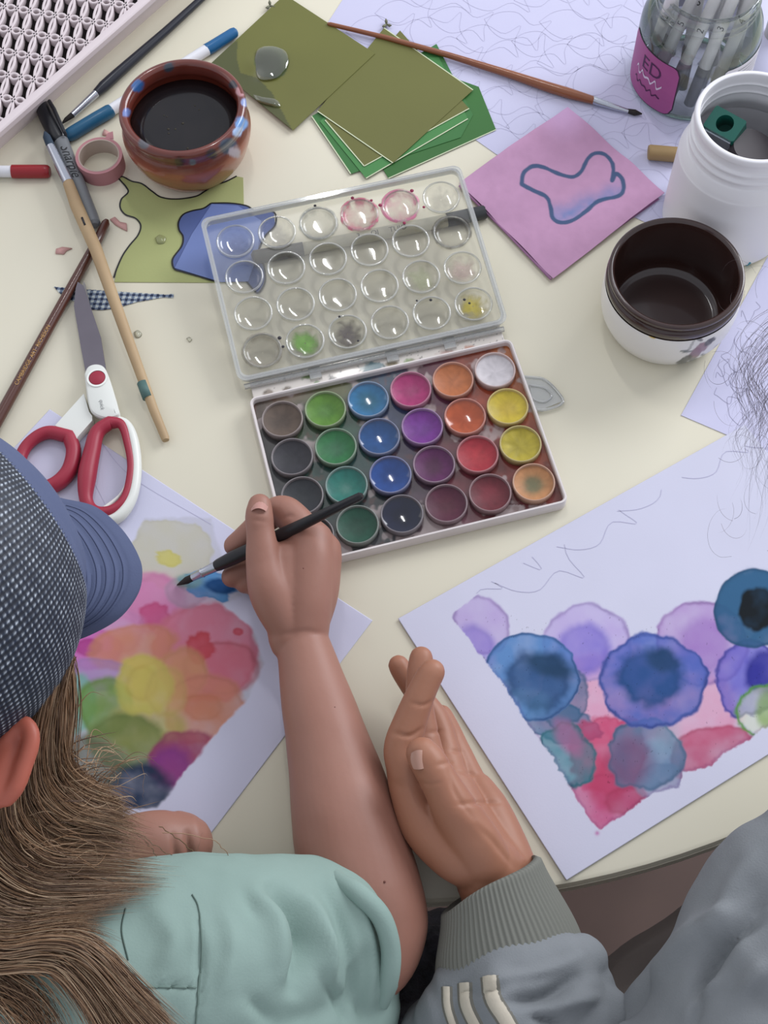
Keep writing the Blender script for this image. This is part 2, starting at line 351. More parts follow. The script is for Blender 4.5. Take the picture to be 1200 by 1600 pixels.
def paint_left(X, Y):
    K = np.tile(WHITE, (len(X), 1)); K *= (1-.05*(noise(X, Y, .012, 4)-.4))[:, None]
    ins = inpoly(X, Y, PL_CLIP); d = polydist(X, Y, PL_CLIP)*np.where(ins, 1, -1)+(noise(X, Y, .05, 7)-.5)*10; clip = sst(-3, 3, d)
    W = lambda *a, **k: wash(K, X, Y, *a, clip=clip, **{**dict(edge=.12, soft=6), **k})
    K = W(225, 1010, 150, 120, 0, '#e2a4c4', .55, soft=18, seed=40)
    K = W(268, 862, 68, 54, 0, '#c6c2b0', .95, edge=.12, soft=3, rough=.2, seed=41); K = W(262, 872, 20, 12, 10, '#d2c65e', 1, seed=42, soft=3, rough=.3)
    K = W(228, 935, 58, 42, 0, '#d986b8', .85, seed=43); K = W(245, 945, 48, 50, 0, '#cf6fae', .6, seed=60); K = W(240, 962, 24, 22, 0, '#c83c84', .9, seed=44, soft=4, rough=.25)
    K = W(165, 985, 66, 40, 0, '#cc86be', .8, seed=45); K = W(140, 1015, 52, 34, 0, '#cf52bc', .85, seed=46); K = W(138, 1012, 22, 14, 0, '#b40e92', .9, seed=47, soft=4)
    K = W(320, 1020, 82, 76, 15, '#dc7290', .95, seed=48, edge=.18); K = W(345, 1045, 62, 44, 0, '#d45c72', .5, seed=49, edge=.3); K = W(312, 1012, 22, 22, 0, '#d0364e', .9, seed=50, soft=4, rough=.3); K = W(372, 987, 8, 6, 0, '#d03050', .9, seed=51, soft=2)
    K = W(205, 1012, 70, 36, -12, '#d58a68', .9, seed=52); K = W(288, 1052, 38, 42, 0, '#dca066', .85, seed=53, edge=.2); K = W(320, 1110, 66, 58, 0, '#dd8c70', .92, seed=54, edge=.2); K = W(318, 1105, 34, 22, 0, '#d8834e', .6, seed=61)
    K = W(150, 1055, 62, 26, 0, '#a886c4', .85, seed=55); K = W(112, 1100, 40, 48, 0, '#7fbcae', .95, seed=56); K = W(165, 1105, 44, 48, 0, '#7ba24c', .9, seed=57, edge=.2)
    K = W(228, 1140, 62, 42, 0, '#bdb45a', .85, seed=58, soft=12); K = W(195, 1160, 62, 44, 0, '#7a8c42', .85, seed=59, soft=8); K = W(225, 1072, 46, 48, 0, '#d3c84c', .98, seed=62, edge=.15); K = W(222, 1068, 28, 28, 0, '#d0b830', .5, seed=63)
    K = W(260, 1082, 34, 40, 0, '#d4bc58', .5, seed=64); K = W(287, 1185, 56, 44, -20, '#a8406c', .92, seed=65, soft=5); K = W(268, 1200, 34, 34, 0, '#96209c', .8, seed=66, soft=12); K = W(215, 1232, 56, 38, 0, '#243a5c', .95, seed=67, soft=12); K = W(130, 1200, 60, 50, 0, '#6c7058', .8, seed=68, soft=12)
    K = W(292, 925, 34, 24, 0, '#b596b4', .75, seed=69, soft=4)
    g_ = K.mean(1, keepdims=True); m_ = (clip*.9)[:, None]; K = K*(1-m_)+(K*.76+g_*.24)*.84*m_
    K = W(330, 915, 46, 22, 8, '#5a8fc2', .95, seed=70, edge=.3, rough=.35, soft=3); K = W(345, 916, 26, 12, 8, '#1c4c80', .9, seed=71, soft=5); K = W(295, 908, 22, 12, 0, '#8aa89c', .6, seed=72)
    return K
def rect4(a, b, c, z=0):
    A, B, D = G(*a, z), G(*b, z), G(*c, z); return A, B, B+(D-A), D
def shrink(c, k): 
    m = sum(c, Vector())/4; return [m+(p-m)*k for p in c]
A, B = G(78, 640), G(582, 970); t = (B-A).normalized(); nrm = Vector((t.y, -t.x, 0))
if nrm.y > 0: nrm = -nrm
L = (B-A).length
LP = [A, B, B+nrm*.205, A+nrm*.205]
tag(obj('watercolour_painting', sheet(LP, .0003, .0006, paint_left), m_paper), 'watercolour sheet of soft pink, yellow and green blobs under the painting hand', 'painting')
P1, P2 = G(622, 968), G(885, 1377); t = (G(1140, 683)-P1).normalized(); PWID = .2975
P2 = P1+(P2-P1).normalized()*.208; tn = Vector((t.x, t.y, 0)); e = (P2-P1); tn = Vector((-e.y, e.x, 0)).normalized()
if tn.dot(t) < 0: tn = -tn
RP = [P1, P1+tn*PWID, P2+tn*PWID, P2]
pr = tag(obj('watercolour_painting', sheet(RP, .0014, .0006, paint_right), m_paper), 'watercolour sheet with blue, violet and crimson round blobs on the right', 'painting')
# white drawing sheets
def polysheet(name, px, z, mat, label, cat, th=.0003, group=None, parent=None):
    P = [G(a, b, z) for a, b in px]; o = obj(name, prism([(p.x, p.y) for p in P], z, z+th), mat, parent, False)
    if label: tag(o, label, cat, group)
    return o
big = polysheet('drawing_paper', [(548, -20), (503, 50), (775, 241), (1040, 362), (1330, 60), (1300, -60), (700, -120)], .0002, m_card, 'large white sheet with faint pencil fish under the glass jar', 'paper')
def fishy(u0, v0, s, a):
    P = [(0, 0), (.18, .14), (.45, .2), (.75, .1), (1, .22), (.93, 0), (1, -.2), (.75, -.08), (.45, -.17), (.2, -.12), (0, 0)]; c, q = math.cos(a), math.sin(a)
    return [(u0+s*(x*c-y*q*1.6), v0+s*(x*q+y*1.6*c)) for x, y in P]
def drawing(parent, origin, nx, ny, stp, ang, z, poly, mat=m_pencil, s=.05, wdt=.0004):
    gs = []
    for i in range(nx):
        for j in range(ny):
            u = i*stp*1.25+(j % 2)*stp*.6; v = j*stp*.62; c, q = math.cos(ang), math.sin(ang); x = origin[0]+u*c-v*q; y = origin[1]+u*q+v*c
            rnd = random.uniform(-.35, .35); pts = cat(fishy(x, y, s*random.uniform(.85, 1.2), ang+rnd), 40)
            X, Y = PXW(np.column_stack([pts, np.zeros(len(pts))])); ok = inpoly(X, Y, poly) 
            run = []
            for k in range(len(pts)):
                if ok[k]: run.append(pts[k])
                if (not ok[k] or k == len(pts)-1) and len(run) > 3: gs.append(ribbon(run, wdt, z)); run = []
                elif not ok[k]: run = []
    if gs: obj('pencil_drawing', join(*gs), mat, parent, False, 'faint grey pencil outlines of fish')
drawing(big, (-.04, .72), 12, 13, .038, -.12, .00062, [(560, -15), (520, 48), (775, 225), (1030, 345), (1250, 60), (1250, -15)], m_faint)
side = polysheet('drawing_paper', [(1064, 649), (1199, 402), (1330, 470), (1230, 720)], .0002, m_card, 'white sheet with its corner showing to the right of the brown bowl', 'paper')
g_ = []
for k in range(26):
    x, y = random.uniform(1100, 1220), random.uniform(470, 650); pts = cat([G(x+20*math.cos(a)*random.uniform(.4, 1.3), y+28*math.sin(a)*random.uniform(.5, 1.2)) for a in np.linspace(0, random.uniform(2, 6), 8)], 24)
    X, Y = PXW(pts)
    if inpoly(X, Y, [(1072, 645), (1199, 412), (1320, 470), (1225, 715)]).all(): g_.append(ribbon(pts[:, :2], .0004, .00062))
if g_: obj('pencil_drawing', join(*g_), m_pencil, side, False, 'tangled grey pencil scribble')
P = [G(x, y) for x, y in ((1090, 100), (1235, 250), (1330, 60), (1200, -40))]
tag(obj('drawing_paper', prism([(p.x, p.y) for p in P], .0008, .0011), m_card), 'white sheet lying behind the glass jar at the right edge', 'paper')
drawing(pr, (.03, .36), 9, 9, .042, .52, .0019, [(665, 962), (1140, 702), (1240, 680), (1240, 880), (1090, 925), (900, 935), (720, 930)], m_faint, .06)
# faint border line on the left sheet
obj('pencil_drawing', join(ribbon(cat([G(150, 680), G(205, 745), G(330, 820)], 20)[:, :2], .0004, .00072), ribbon(cat([G(110, 690), G(150, 760), G(170, 800)], 20)[:, :2], .0003, .00072)), m_faint, bpy.data.objects['watercolour_painting'], False)

# square origami papers: olive and green
def qd(px, z, warp=.0): return [G(a, b, z) for a, b in px]
ol1, ol2 = '#71773f', '#6b7240'
m_ol = M('olive_paper', '#6a6b38', .5, spec=.4, noise=(9, '#636433', .4), bump=(160, .25, .0004)); m_ol2 = M('olive_cellophane', '#727a3a', .33, noise=(12, '#666c36', .4), bump=(30, .3, .001), attr=False)
m_gr = M('green_paper', '#377338', .5, noise=(9, '#326a34', .4)); m_gr2 = M('green_paper_light', '#458546', .5, noise=(12, '#3e783e', .4)); m_edge = M('paper_white_edge', '#c9d0b0', .7)
GP = 'square coloured papers in the fanned pile'
def squarepaper(px, z, mat, label, edge=False):
    P = [G(a, b, z) for a, b in px]; o = obj('square_paper', prism([(p.x, p.y) for p in P], z, z+.00035), mat, None, False); tag(o, label, 'paper', GP)
    if edge:
        loop = [(p.x, p.y) for p in P]; n = len(loop); gs = []
        for i in edge: gs.append(ribbon([loop[i], ((loop[i][0]+loop[(i+1) % n][0])/2, (loop[i][1]+loop[(i+1) % n][1])/2), loop[(i+1) % n]], .0009, z+.00043))
        obj('white_edge', join(*gs), m_edge, o, False, 'thin white cut edge')
    return o
squarepaper([(640, 98), (748, 136), (775, 203), (607, 279), (560, 200)], .0008, M('green_paper_deep', '#336c2c', .5, noise=(9, '#2e6029', .4)), 'dark green square paper at the bottom of the pile, corner pointing right', [2])
squarepaper([(682, 69), (739, 180), (720, 215), (548, 272), (487, 182)], .0013, m_gr, 'mid green square paper with its corner tucked below the olive ones', [3])
squarepaper([(686, 90), (731, 186), (572, 279), (500, 190), (600, 90)], .0018, m_gr2, 'lighter green square paper in the middle of the pile', [1])
squarepaper([(625, 48), (733, 170), (569, 260), (508, 188)], .0023, m_ol, 'olive square paper second from the top, slightly turned', [1, 2])
squarepaper([(600, 44), (739, 141), (614, 255), (496, 174)], .0028, m_ol, 'smooth olive square paper on top of the green pile', [0, 2])
def olive_a(X, Y):
    K = np.tile(np.array(lin('#686934')), (len(X), 1)); 
    K *= (1+.3*sst(380, 350, Y*0+X)[:, None]*0)
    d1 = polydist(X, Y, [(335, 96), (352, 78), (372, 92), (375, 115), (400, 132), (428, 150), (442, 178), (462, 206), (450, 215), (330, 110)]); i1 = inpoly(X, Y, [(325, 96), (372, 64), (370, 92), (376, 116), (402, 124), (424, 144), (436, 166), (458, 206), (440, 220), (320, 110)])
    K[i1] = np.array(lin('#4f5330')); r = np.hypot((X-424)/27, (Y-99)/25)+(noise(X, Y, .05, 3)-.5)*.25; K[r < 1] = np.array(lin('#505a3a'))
    return K*(1+.16*(noise(X, Y, .01, 8)-.5))[:, None]
pc = [G(a, b, .0034) for a, b in ((445, -8), (586, 84), (458, 204), (330, 101))]
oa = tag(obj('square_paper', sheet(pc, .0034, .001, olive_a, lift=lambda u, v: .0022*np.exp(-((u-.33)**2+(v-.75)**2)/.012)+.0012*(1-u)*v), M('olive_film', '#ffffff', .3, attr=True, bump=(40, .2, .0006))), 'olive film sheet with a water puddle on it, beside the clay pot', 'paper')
b_ = []
def puddle(pts, z, name, parent, label=None, mat=None):
    P = cat([G(a, b, z) for a, b in pts+[pts[0]]], 60)[:-1]; c = P.mean(0); V = [tuple(c+np.array([0, 0, .0016]))]; n = len(P); F = []
    for k, (s, h) in enumerate(((.6, .0015), (.9, .0009), (1.0, 0))):
        V += [tuple(c*(1-s)+p*s+np.array([0, 0, h])) for p in P]
    F += [(0, 1+i, 1+(i+1) % n) for i in range(n)]
    for k in range(2): F += [(1+k*n+i, 1+(k+1)*n+i, 1+(k+1)*n+(i+1) % n, 1+k*n+(i+1) % n) for i in range(n)]
    a = Vector(V[2])-Vector(V[0]); b2 = Vector(V[1])-Vector(V[0])
    if b2.cross(a).z < 0: F = [f[::-1] for f in F]
    return obj(name, (V, F), mat, parent, True, label)
m_water = M_clear('water_clear', '#f6f7f2', '#c4c2b0', gloss=.2, rough=.04, base=.0, facing=.12)
tag(puddle([(398, 92), (404, 76), (424, 72), (446, 80), (450, 98), (442, 112), (430, 122), (408, 124), (400, 112)], .0060, 'water_puddle', None, None, m_water), 'clear water puddle lying on the olive film', 'water')
tag(puddle([(395, 148), (410, 152), (432, 156), (437, 166), (420, 164), (402, 158)], .0052, 'water_puddle', None, None, m_water), 'small water smear near the lower edge of the olive film', 'water')
for q, lb in (([(209, 519), (216, 516), (222, 522), (218, 528), (211, 527)], 'larger water drop on the bare table right of the scissors'), ([(291, 529), (296, 527), (300, 531), (296, 535)], 'smaller water drop on the bare table near the paint box lid')):
    tag(puddle(q, .0001, 'water_drop', None, None, m_water), lb, 'water')

# pink tissue with a drawn blue shape
def paint_pink(X, Y):
    K = np.tile(np.array(lin('#bd93b2')), (len(X), 1)); K *= (1+.22*(noise(X, Y, .012, 5)-.5)+.1*(noise(X, Y, .09, 6)-.5))[:, None]
    f = sst(60, 0, (X-720)*.0+np.hypot(X-880, Y-175))[:, None]; K = K*(1-f*.5)+np.array(lin('#c8a8d2'))*f*.5
    S = [(815, 290), (818, 272), (832, 261), (850, 263), (875, 275), (895, 279), (908, 270), (918, 250), (930, 241), (945, 243), (955, 256), (958, 270), (956, 284), (962, 274), (972, 282), (974, 298), (965, 308), (935, 315), (915, 332), (895, 346), (877, 350), (864, 343), (860, 325), (853, 310), (830, 299), (815, 290)]
    P = cat(S, 120); d = polydist(X, Y, [tuple(p) for p in P], False); ins = inpoly(X, Y, S)
    a = (sst(0, 40, Y-(X*-.35+610))*ins*np.clip(1.6*noise(X, Y, .05, 2)-.25, 0, 1)*.95)[:, None]; K = K*(1-a)+np.array(lin('#5f7fb0'))*a
    a = (sst(4.0, 2.4, d+(noise(X, Y, .1, 3)-.5)*1.5)*.95)[:, None]; c = np.array(lin('#3f5878')); K = K*(1-a)+c*a
    return K
m_pk = M('pink_tissue', '#ffffff', .85, attr=True, bump=(45, .5, .0012), spec=.15)
pk = thing('pink_tissue_sheet', 'folded pink tissue paper with a blue felt pen outline drawn on it', 'paper', G(880, 310, .0006))
wr = lambda u, v: .0016*np.sin(7*u+3*v)**2+.0012*noise(u*100, v*100, .06, 3)
def quadsheet(px, z, res, fn, lift):
    c = [G(a, b, z) for a, b in px]; return sheet(c, z, res, fn, lift=lift)
obj('top_layer', quadsheet([(887, 168), (1038, 303), (864, 437), (717, 287)], .0026, .0007, paint_pink, wr), m_pk, pk)
obj('under_layer', quadsheet([(884, 174), (1030, 312), (858, 434), (722, 294)], .0009, .002, lambda X, Y: np.tile(np.array(lin('#b383ac')), (len(X), 1)), lambda u, v: .0003*u), m_pk, pk)
obj('fold_edge', tube([G(718, 290, .0026), G(790, 362, .0024), G(861, 436, .0027)], .0011, 8), M('pink_fold', '#a5789e', .9), pk)

# fabric and paper scraps at the left
def scrap(name, px, z, mat, label, th=.0004, outline=None, cat_='paper', op=None):
    P = [G(a, b, z) for a, b in px]; o = obj(name, prism([(p.x, p.y) for p in P], z, z+th), mat, None, False); tag(o, label, cat_)
    if outline:
        Q = cat([G(a, b, z) for a, b in outline], 6*len(outline)); obj('ink_outline', ribbon(Q[:, :2], .0014, z+th+.0001), M('ink_black', '#17181c', .5), o, False, 'hand drawn black outline')
    return o
tip = [(185, 279), (192, 277), (206, 284), (222, 288), (238, 300), (252, 309), (275, 312), (305, 308), (320, 300), (335, 290), (352, 285), (370, 276), (380, 278)]
lft = [(185, 279), (198, 294), (200, 302), (190, 312), (188, 325), (196, 336), (212, 342), (220, 353), (216, 368), (203, 384), (192, 400), (183, 420), (178, 435)]
m_lime = M('pale_green_paper', '#a5aa72', .7, noise=(20, '#9ea46c', .3), bump=(600, .2, .0003))
sg = scrap('green_scrap', tip+[(381, 320), (352, 442), (179, 441)]+lft[::-1][1:-1], .0002, m_lime, 'pale yellow green cut paper scrap with a wavy black outline by the clay pot', outline=None)
for o_ in (tip[:-1], lft): obj('ink_outline', ribbon(cat([G(a, b) for a, b in o_], 90)[:, :2], .0013, .0008), M('ink_black', '#17181c', .5), sg, False, 'hand drawn black outline')
puddle([(242, 372), (250, 367), (259, 371), (257, 380), (246, 381)], .0007, 'wet_spot', sg, 'small dull grey wet spot', M('wet_spot', '#8b8f62', .2))
m_bl = M('blue_paper', '#4a5a90', .55, noise=(14, '#52618f', .4)); m_bl2 = M('blue_paper_light', '#6f80b4', .5, noise=(14, '#6778aa', .4))
bo = [(330, 318), (318, 326), (300, 330), (286, 336), (279, 348), (280, 360), (286, 370), (284, 385), (270, 405), (272, 420), (285, 425), (310, 432), (338, 440), (365, 440), (380, 436), (395, 452), (404, 458), (414, 440), (412, 415), (403, 398), (414, 370), (430, 352), (428, 332), (400, 330), (385, 322), (360, 318), (330, 318)]
scrap('blue_scrap', bo[:-1], .0008, m_bl, 'dark blue cut paper scrap with jagged ink outline, half under the lid', outline=bo)
scrap('blue_scrap', [(331, 319), (372, 322), (408, 345), (402, 400), (388, 440), (345, 441), (273, 419), (300, 366)], .0014, m_bl2, 'lighter blue paper scrap lying on top of the dark blue one')
def weave(X, Y):
    a = ((X*.9+Y*.25)/4.3) % 2 < 1; b = ((Y*.95-X*.02)/3.6) % 2 < 1; K = np.where((a & b)[:, None], np.array(lin('#222c44')), np.where((a | b)[:, None], np.array(lin('#68758a')), np.array(lin('#b8c0c0')))); return K
def gridpoly(px, z, res, fn):
    P = [G(a, b, z) for a, b in px]; xs = [p.x for p in P]; ys = [p.y for p in P]; V = []; F = []; n = int((max(xs)-min(xs))/res)+1; m = int((max(ys)-min(ys))/res)+1
    X, Y = np.meshgrid(np.linspace(min(xs), max(xs), n), np.linspace(min(ys), max(ys), m)); X = X.ravel(); Y = Y.ravel(); V = np.column_stack([X, Y, np.full(len(X), z)]); u, v = PXW(V); ins = inpoly(u, v, px)
    F = [(j*n+i, j*n+i+1, (j+1)*n+i+1, (j+1)*n+i) for j in range(m-1) for i in range(n-1) if ins[j*n+i] and ins[j*n+i+1] and ins[(j+1)*n+i] and ins[(j+1)*n+i+1]]
    us = sorted({i for f in F for i in f}); mp = {k: q for q, k in enumerate(us)}; return V[us], [tuple(mp[i] for i in f) for f in F], fn(u, v)[us]
tag(obj('checked_fabric_scrap', gridpoly([(82, 447), (110, 450), (200, 456), (262, 460), (272, 458), (272, 466), (255, 465), (215, 472), (185, 481), (160, 485), (140, 484), (96, 462)], .0006, .0005, weave), M('checked_fabric', '#ffffff', .9, attr=True)), 'small triangle of navy and white checked fabric under the scissor tips', 'fabric')
m_bit = M('pink_bit', '#c79a94', .8)
for px, lb in (([(172, 344), (180, 340), (188, 348), (198, 350), (199, 362), (190, 358), (180, 352)], 'torn pink paper bit by the end of the brown brush'), ([(88, 390), (98, 387), (113, 389), (104, 393), (100, 398), (87, 397)], 'torn pink paper bit on the bare table left of the brown brush'), ([(163, 203), (172, 208), (174, 214), (160, 212)], 'tiny pink bit above the tape roll')):
    P = [G(a, b) for a, b in px]; tag(obj('paper_bit', prism([(p.x, p.y) for p in P], .0002, .0012), m_bit), lb, 'paper bit')
m_leaf = M('dry_leaf', '#6f705c', .8)
for (x, y), lb in (((422, 9), 'tiny dry leaf crumb above the olive film'), ((604, 38), 'tiny dry leaf crumb on the drawing sheet above the olive pile')):
    gs = []
    for k in range(3):
        a = k*2.1+.4; c = G(x+5*math.cos(a), y+5*math.sin(a), .003); gs.append(tube([G(x, y, .0015), c, c+Vector((.002*math.cos(a), -.002*math.sin(a), .001))], [.0007, .0014, .0003], 6))
    tag(obj('leaf_crumb', join(*gs), m_leaf), lb, 'leaf')
# ------------------------------------------------------------------ lattice basket, top left
ZB = .030
e1, e2 = G(237, -2, ZB), G(0, 206, ZB); ed = (e2-e1).normalized(); inn = Vector((ed.y, -ed.x, 0)); 
if inn.dot(G(0, 0, ZB)-e1) < 0: inn = -inn
bs = thing('lattice_basket', 'white plastic basket with a pierced ring lattice in the top left corner', 'basket', (G(60, 60).x, G(60, 60).y, 0))
m_bask = M('basket_plastic', '#d2c6c8', .4, spec=.5)
o0 = G(27, 14, ZB); ua = (G(166, 38, ZB)-o0)/7.0; va = (G(10, 78, ZB)-G(27, 14, ZB))/2
va = (G(10-6, 14+66, ZB)-G(27, 14, ZB))/2
bm = bmesh.new()
def ring_ell(c, A, B, w, h, n=28):
    V = []; 
    for k in range(n):
        a = 2*PI*k/n; p = A*math.cos(a)+B*math.sin(a); q = A*(-math.sin(a))+B*math.cos(a); nr = Vector((q.y, -q.x, 0)).normalized()
        if nr.dot(p) < 0: nr = -nr
        for s, z in ((w, 0), (w*.55, .0007), (-w*.55, .0007), (-w, 0), (-w, -h), (w, -h)): V.append(c+p+nr*s+Vector((0, 0, z)))
    F = [(k*6+j, k*6+(j+1) % 6, ((k+1) % n)*6+(j+1) % 6, ((k+1) % n)*6+j) for k in range(n) for j in range(6)]; return V, F
gs = []
for i in range(-12, 16):
    for j in range(-9, 9):
        c = o0+ua*(i+.5)+va*(j+.5)
        if -.012 < (c-e1).dot(inn) and G(-70, 0, ZB).x < c.x < .06 and c.y < G(0, -70, ZB).y and c.y > .70: gs.append(ring_ell(c, ua*.645, va*.635, .00115, .0060))
V, F = join(*gs); me = bpy.data.meshes.new('t'); me.from_pydata(V, [], F); bm.from_mesh(me); bpy.data.meshes.remove(me)
bmesh.ops.bisect_plane(bm, geom=bm.verts[:]+bm.edges[:]+bm.faces[:], plane_co=e1+inn*.0042, plane_no=-inn, clear_outer=True)
bmesh.ops.recalc_face_normals(bm, faces=bm.faces)
V = [v.co.copy() for v in bm.verts]; bm.verts.index_update(); F = [tuple(v.index for v in f.verts) for f in bm.faces]; bm.free()
obj('lattice_panel', (V, F), m_bask, bs, 'auto')
a0 = e1-ed*.12; a1 = e2+ed*.12; deep = .34
rim_prof = [(-.0008, -.0045), (-.0008, .0003), (0, .0012), (.0008, .0016), (.0062, .0016), (.0068, .0010), (.0068, -.0045)]
def bar(p, q, din, prof):
    V = [p+din*a+Vector((0, 0, b)) for a, b in prof]+[q+din*a+Vector((0, 0, b)) for a, b in prof]; n = len(prof)
    return V, [(i, (i+1) % n, n+(i+1) % n, n+i) for i in range(n)]+[tuple(range(n))[::-1], tuple(range(n, 2*n))]
obj('rim', bar(a0, a1, inn, rim_prof), m_bask, bs, 'auto')
m_hole_shade = M('basket_hole_shade', '#1c1212', .8)
obj('side_wall', bar(a0, a1, inn, [(.004, -.0045), (.0062, -.0045), (.014, -ZB), (.012, -ZB)]), m_bask, bs, False)
obj('hole_shade_sheet', bar(a0+inn*.015, a1+inn*.015, inn, [(0, -ZB+.001), (deep, -ZB+.001), (deep, -ZB+.003), (0, -ZB+.003)]), m_hole_shade, bs, False, 'dark sheet added as shade behind the holes')  # near-black sheet added so the lattice holes look shaded

# ------------------------------------------------------------------ pens and brushes
def pen(name, label, cat_, segs, group=None):
    """segs: (part name, [(px,py,z,r)...], material)"""
    c = segs[0][1][0]; t = thing(name, label, cat_, G(c[0], c[1], 0), group); out = [t]
    for pn, pts, mat, *lb in segs:
        P = np.array([(*G(a, b, z), r) for a, b, z, r in pts])
        o = obj(pn, tube(P[:, :3], P[:, 3], 20, 'flat'), mat, t, 'auto', lb[0] if lb else None); out.append(o)
    return out
m_wplast = M('white_barrel', '#dcdde2', .35); m_tealcap = M('teal_cap', '#1d5474', .3); m_tealcap2 = M('blue_end', '#1c5c8c', .3)
r = .0052; z = .0054
pen('felt_pen', 'white felt pen with blue cap and blue end passing behind the clay pot', 'pen', [
    ('cap', [(102, 214, z, r*.75), (106, 212, z, r*1.0), (112, 209, z, r*1.12), (150, 186, z, r*1.12), (171, 174, z, r*1.12), (174, 172, z, r*1.0)], m_tealcap, 'teal blue cap'),
    ('barrel', [(172, 173, z, r*.95), (323, 78, z, r*.95)], m_wplast), ('end_plug', [(322, 78, z, r*.97), (330, 74, z, r), (364, 52, z, r*.9), (368, 50, z, r*.8), (370, 49, z, r*.5)], m_tealcap2, 'blue end')])
m_blk = M('black_plastic', '#1c1d22', .35); m_grey = M('grey_barrel', '#74777a', .4, noise=(60, '#6c6f72', .4)); m_red = M('red_cap', '#8e1c24', .3); m_silver = M('ferrule_metal', '#b6bac4', .25, .85)
z = .0066
mk = pen('permanent_marker', 'grey permanent marker with black cap lying beside the tape roll', 'marker', [
    ('cap', [(63, 158, z, .0046), (64, 161, z, .0058), (72, 180, z, .0066), (93, 219, z, .0078), (96, 222, z, .0066)], m_blk, 'black cap'),
    ('barrel', [(95, 221, z, .0064), (99, 232, z, .0066), (142, 340, z, .0062), (146, 350, z, .0058), (147, 353, z, .0035)], m_grey),
    ('pocket_clip', [(77, 158, .0125, .0016), (84, 170, .0155, .0018), (101, 207, .0155, .0014), (103, 211, .0135, .0012)], m_blk, 'black clip')])
obj('lettering', text_on_line('Sharpie', .0118, G(98, 232, z), G(141, 338, z), .0066, .3, .27, (.4, -.3, 1)), M('ink_black', '#17181c', .5), mk[0], False, 'black script lettering')
pen('felt_pen', 'red capped white felt pen at the left edge of the photo', 'pen', [
    ('barrel', [(-60, 268, .0052, .0048), (21, 268, .0052, .0048)], m_wplast), ('cap', [(19, 268, .0052, .0055), (70, 268, .0052, .0055), (75, 268, .0052, .0052), (78, 268, .0052, .004)], m_red, 'red cap')])
pen('felt_pen', 'dark grey felt pen lying under the clear paint box lid', 'pen', [
    ('cap', [(394, 403, .0052, .003), (397, 402, .0052, .0055), (474, 389, .0052, .0056)], M('smoke_cap', '#57544c', .4)),
    ('barrel', [(472, 389, .0052, .0051), (700, 344, .0052, .0051)], M('pen_barrel_cream', '#b9b5a0', .4)), ('end_cap', [(698, 344, .0052, .0056), (755, 332, .0052, .0056), (757, 331, .0052, .0055), (758, 331, .0052, .004)], M('dark_end', '#3c3e40', .3, .3), 'dark glossy end')])
obj('lettering', text_on_line('3     OI     TUIO', .006, G(480, 388, .0052), G(690, 346, .0052), .0051, 0, .55), M('ink_black', '#17181c', .5), [o for o in C.objects if o.get('label', '').startswith('dark grey felt')][0], False)
pen('felt_pen', 'translucent teal pen beside the white plastic jar', 'pen', [('barrel', [(1160, 407, .0052, .003), (1163, 405, .0052, .0058), (1250, 352, .0052, .0058)], M('teal_clear', '#13809a', .2)), ('end_plug', [(1156, 409, .0052, .0028), (1162, 406, .0052, .0036)], M('teal_dark', '#0e5c70', .3))])
m_bristle = M('bristle_dark', '#26211f', .8, bump=(900, .5, .0005)); m_bhandle = M('black_lacquer', '#23252e', .3)
pen('paintbrush', 'black handled paintbrush lying next to the lattice basket', 'brush', [
    ('bristles', [(97, 193, .004, .0006), (103, 187, .005, .0018), (114, 179, .0055, .0025)], m_bristle), ('ferrule', [(113, 180, .0055, .0026), (149, 147, .006, .0034), (151, 145, .006, .0035)], m_silver, 'silver ferrule'),
    ('handle', [(150, 146, .006, .0036), (162, 135, .006, .0048), (185, 114, .006, .0046), (260, 48, .0058, .0036), (340, -25, .005, .0028)], m_bhandle)])
m_brown = M('brown_lacquer', '#4e2a20', .3, coat=.4); m_orange = M('orange_wood', '#7c4428', .3, coat=.4, noise=(30, '#8a5232', .3))
pb = pen('paintbrush', 'dark brown brush handle with gold lettering lying at the left', 'brush', [
    ('handle', [(167, 344, .0046, .0018), (165, 349, .0046, .0034), (150, 380, .0046, .0038), (80, 505, .0044, .0041), (0, 650, .0044, .0044), (-40, 722, .0044, .0044)], m_brown)])
obj('lettering', text_on_line('CAMBRIDGE  ART  RICHESON', .0042, G(0, 650, .0044), G(100, 470, .0046), .0044, 0, .5, (.2, -.2, 1)), M('gold_ink', '#b08a58', .4, .5), pb[0], False, 'small gold lettering')
pen('paintbrush', 'long reddish brown paintbrush lying across the drawing sheet', 'brush', [
    ('handle', [(512, 37, .0042, .0012), (516, 38, .0042, .0019), (600, 58, .0042, .0022), (700, 86, .0044, .0026), (800, 117, .0046, .0034), (860, 137, .0048, .0043), (890, 146, .0048, .0044), (928, 157, .0046, .0034)], m_orange),
    ('ferrule', [(927, 156, .0046, .0035), (934, 159, .0046, .0033), (962, 168, .004, .0025), (982, 174, .0035, .0018)], m_silver, 'silver ferrule'), ('bristles', [(980, 173, .0035, .0018), (992, 176, .0034, .0026), (1003, 178, .0026, .0006)], m_bristle)])
m_wood = M('pale_wood', '#b39a76', .55, noise=(25, '#a48a68', .3), bump=(200, .2, .0003))
wb = pen('paintbrush', 'pale wooden paintbrush lying over the marker and the checked fabric', 'brush', [
    ('bristles', [(70, 206, .0125, .0008), (73, 214, .0135, .0032), (80, 230, .0142, .0036)], M('bristle_blue', '#2b3a4a', .8)), ('ferrule', [(79, 229, .0142, .0037), (107, 286, .0148, .0046)], m_silver, 'silver ferrule'),
    ('handle', [(106, 284, .0148, .0044), (120, 322, .0146, .0052), (150, 390, .0135, .005), (200, 530, .0095, .0042), (240, 640, .006, .0035), (258, 684, .0045, .0031), (259, 688, .0045, .0026)], m_wood)])
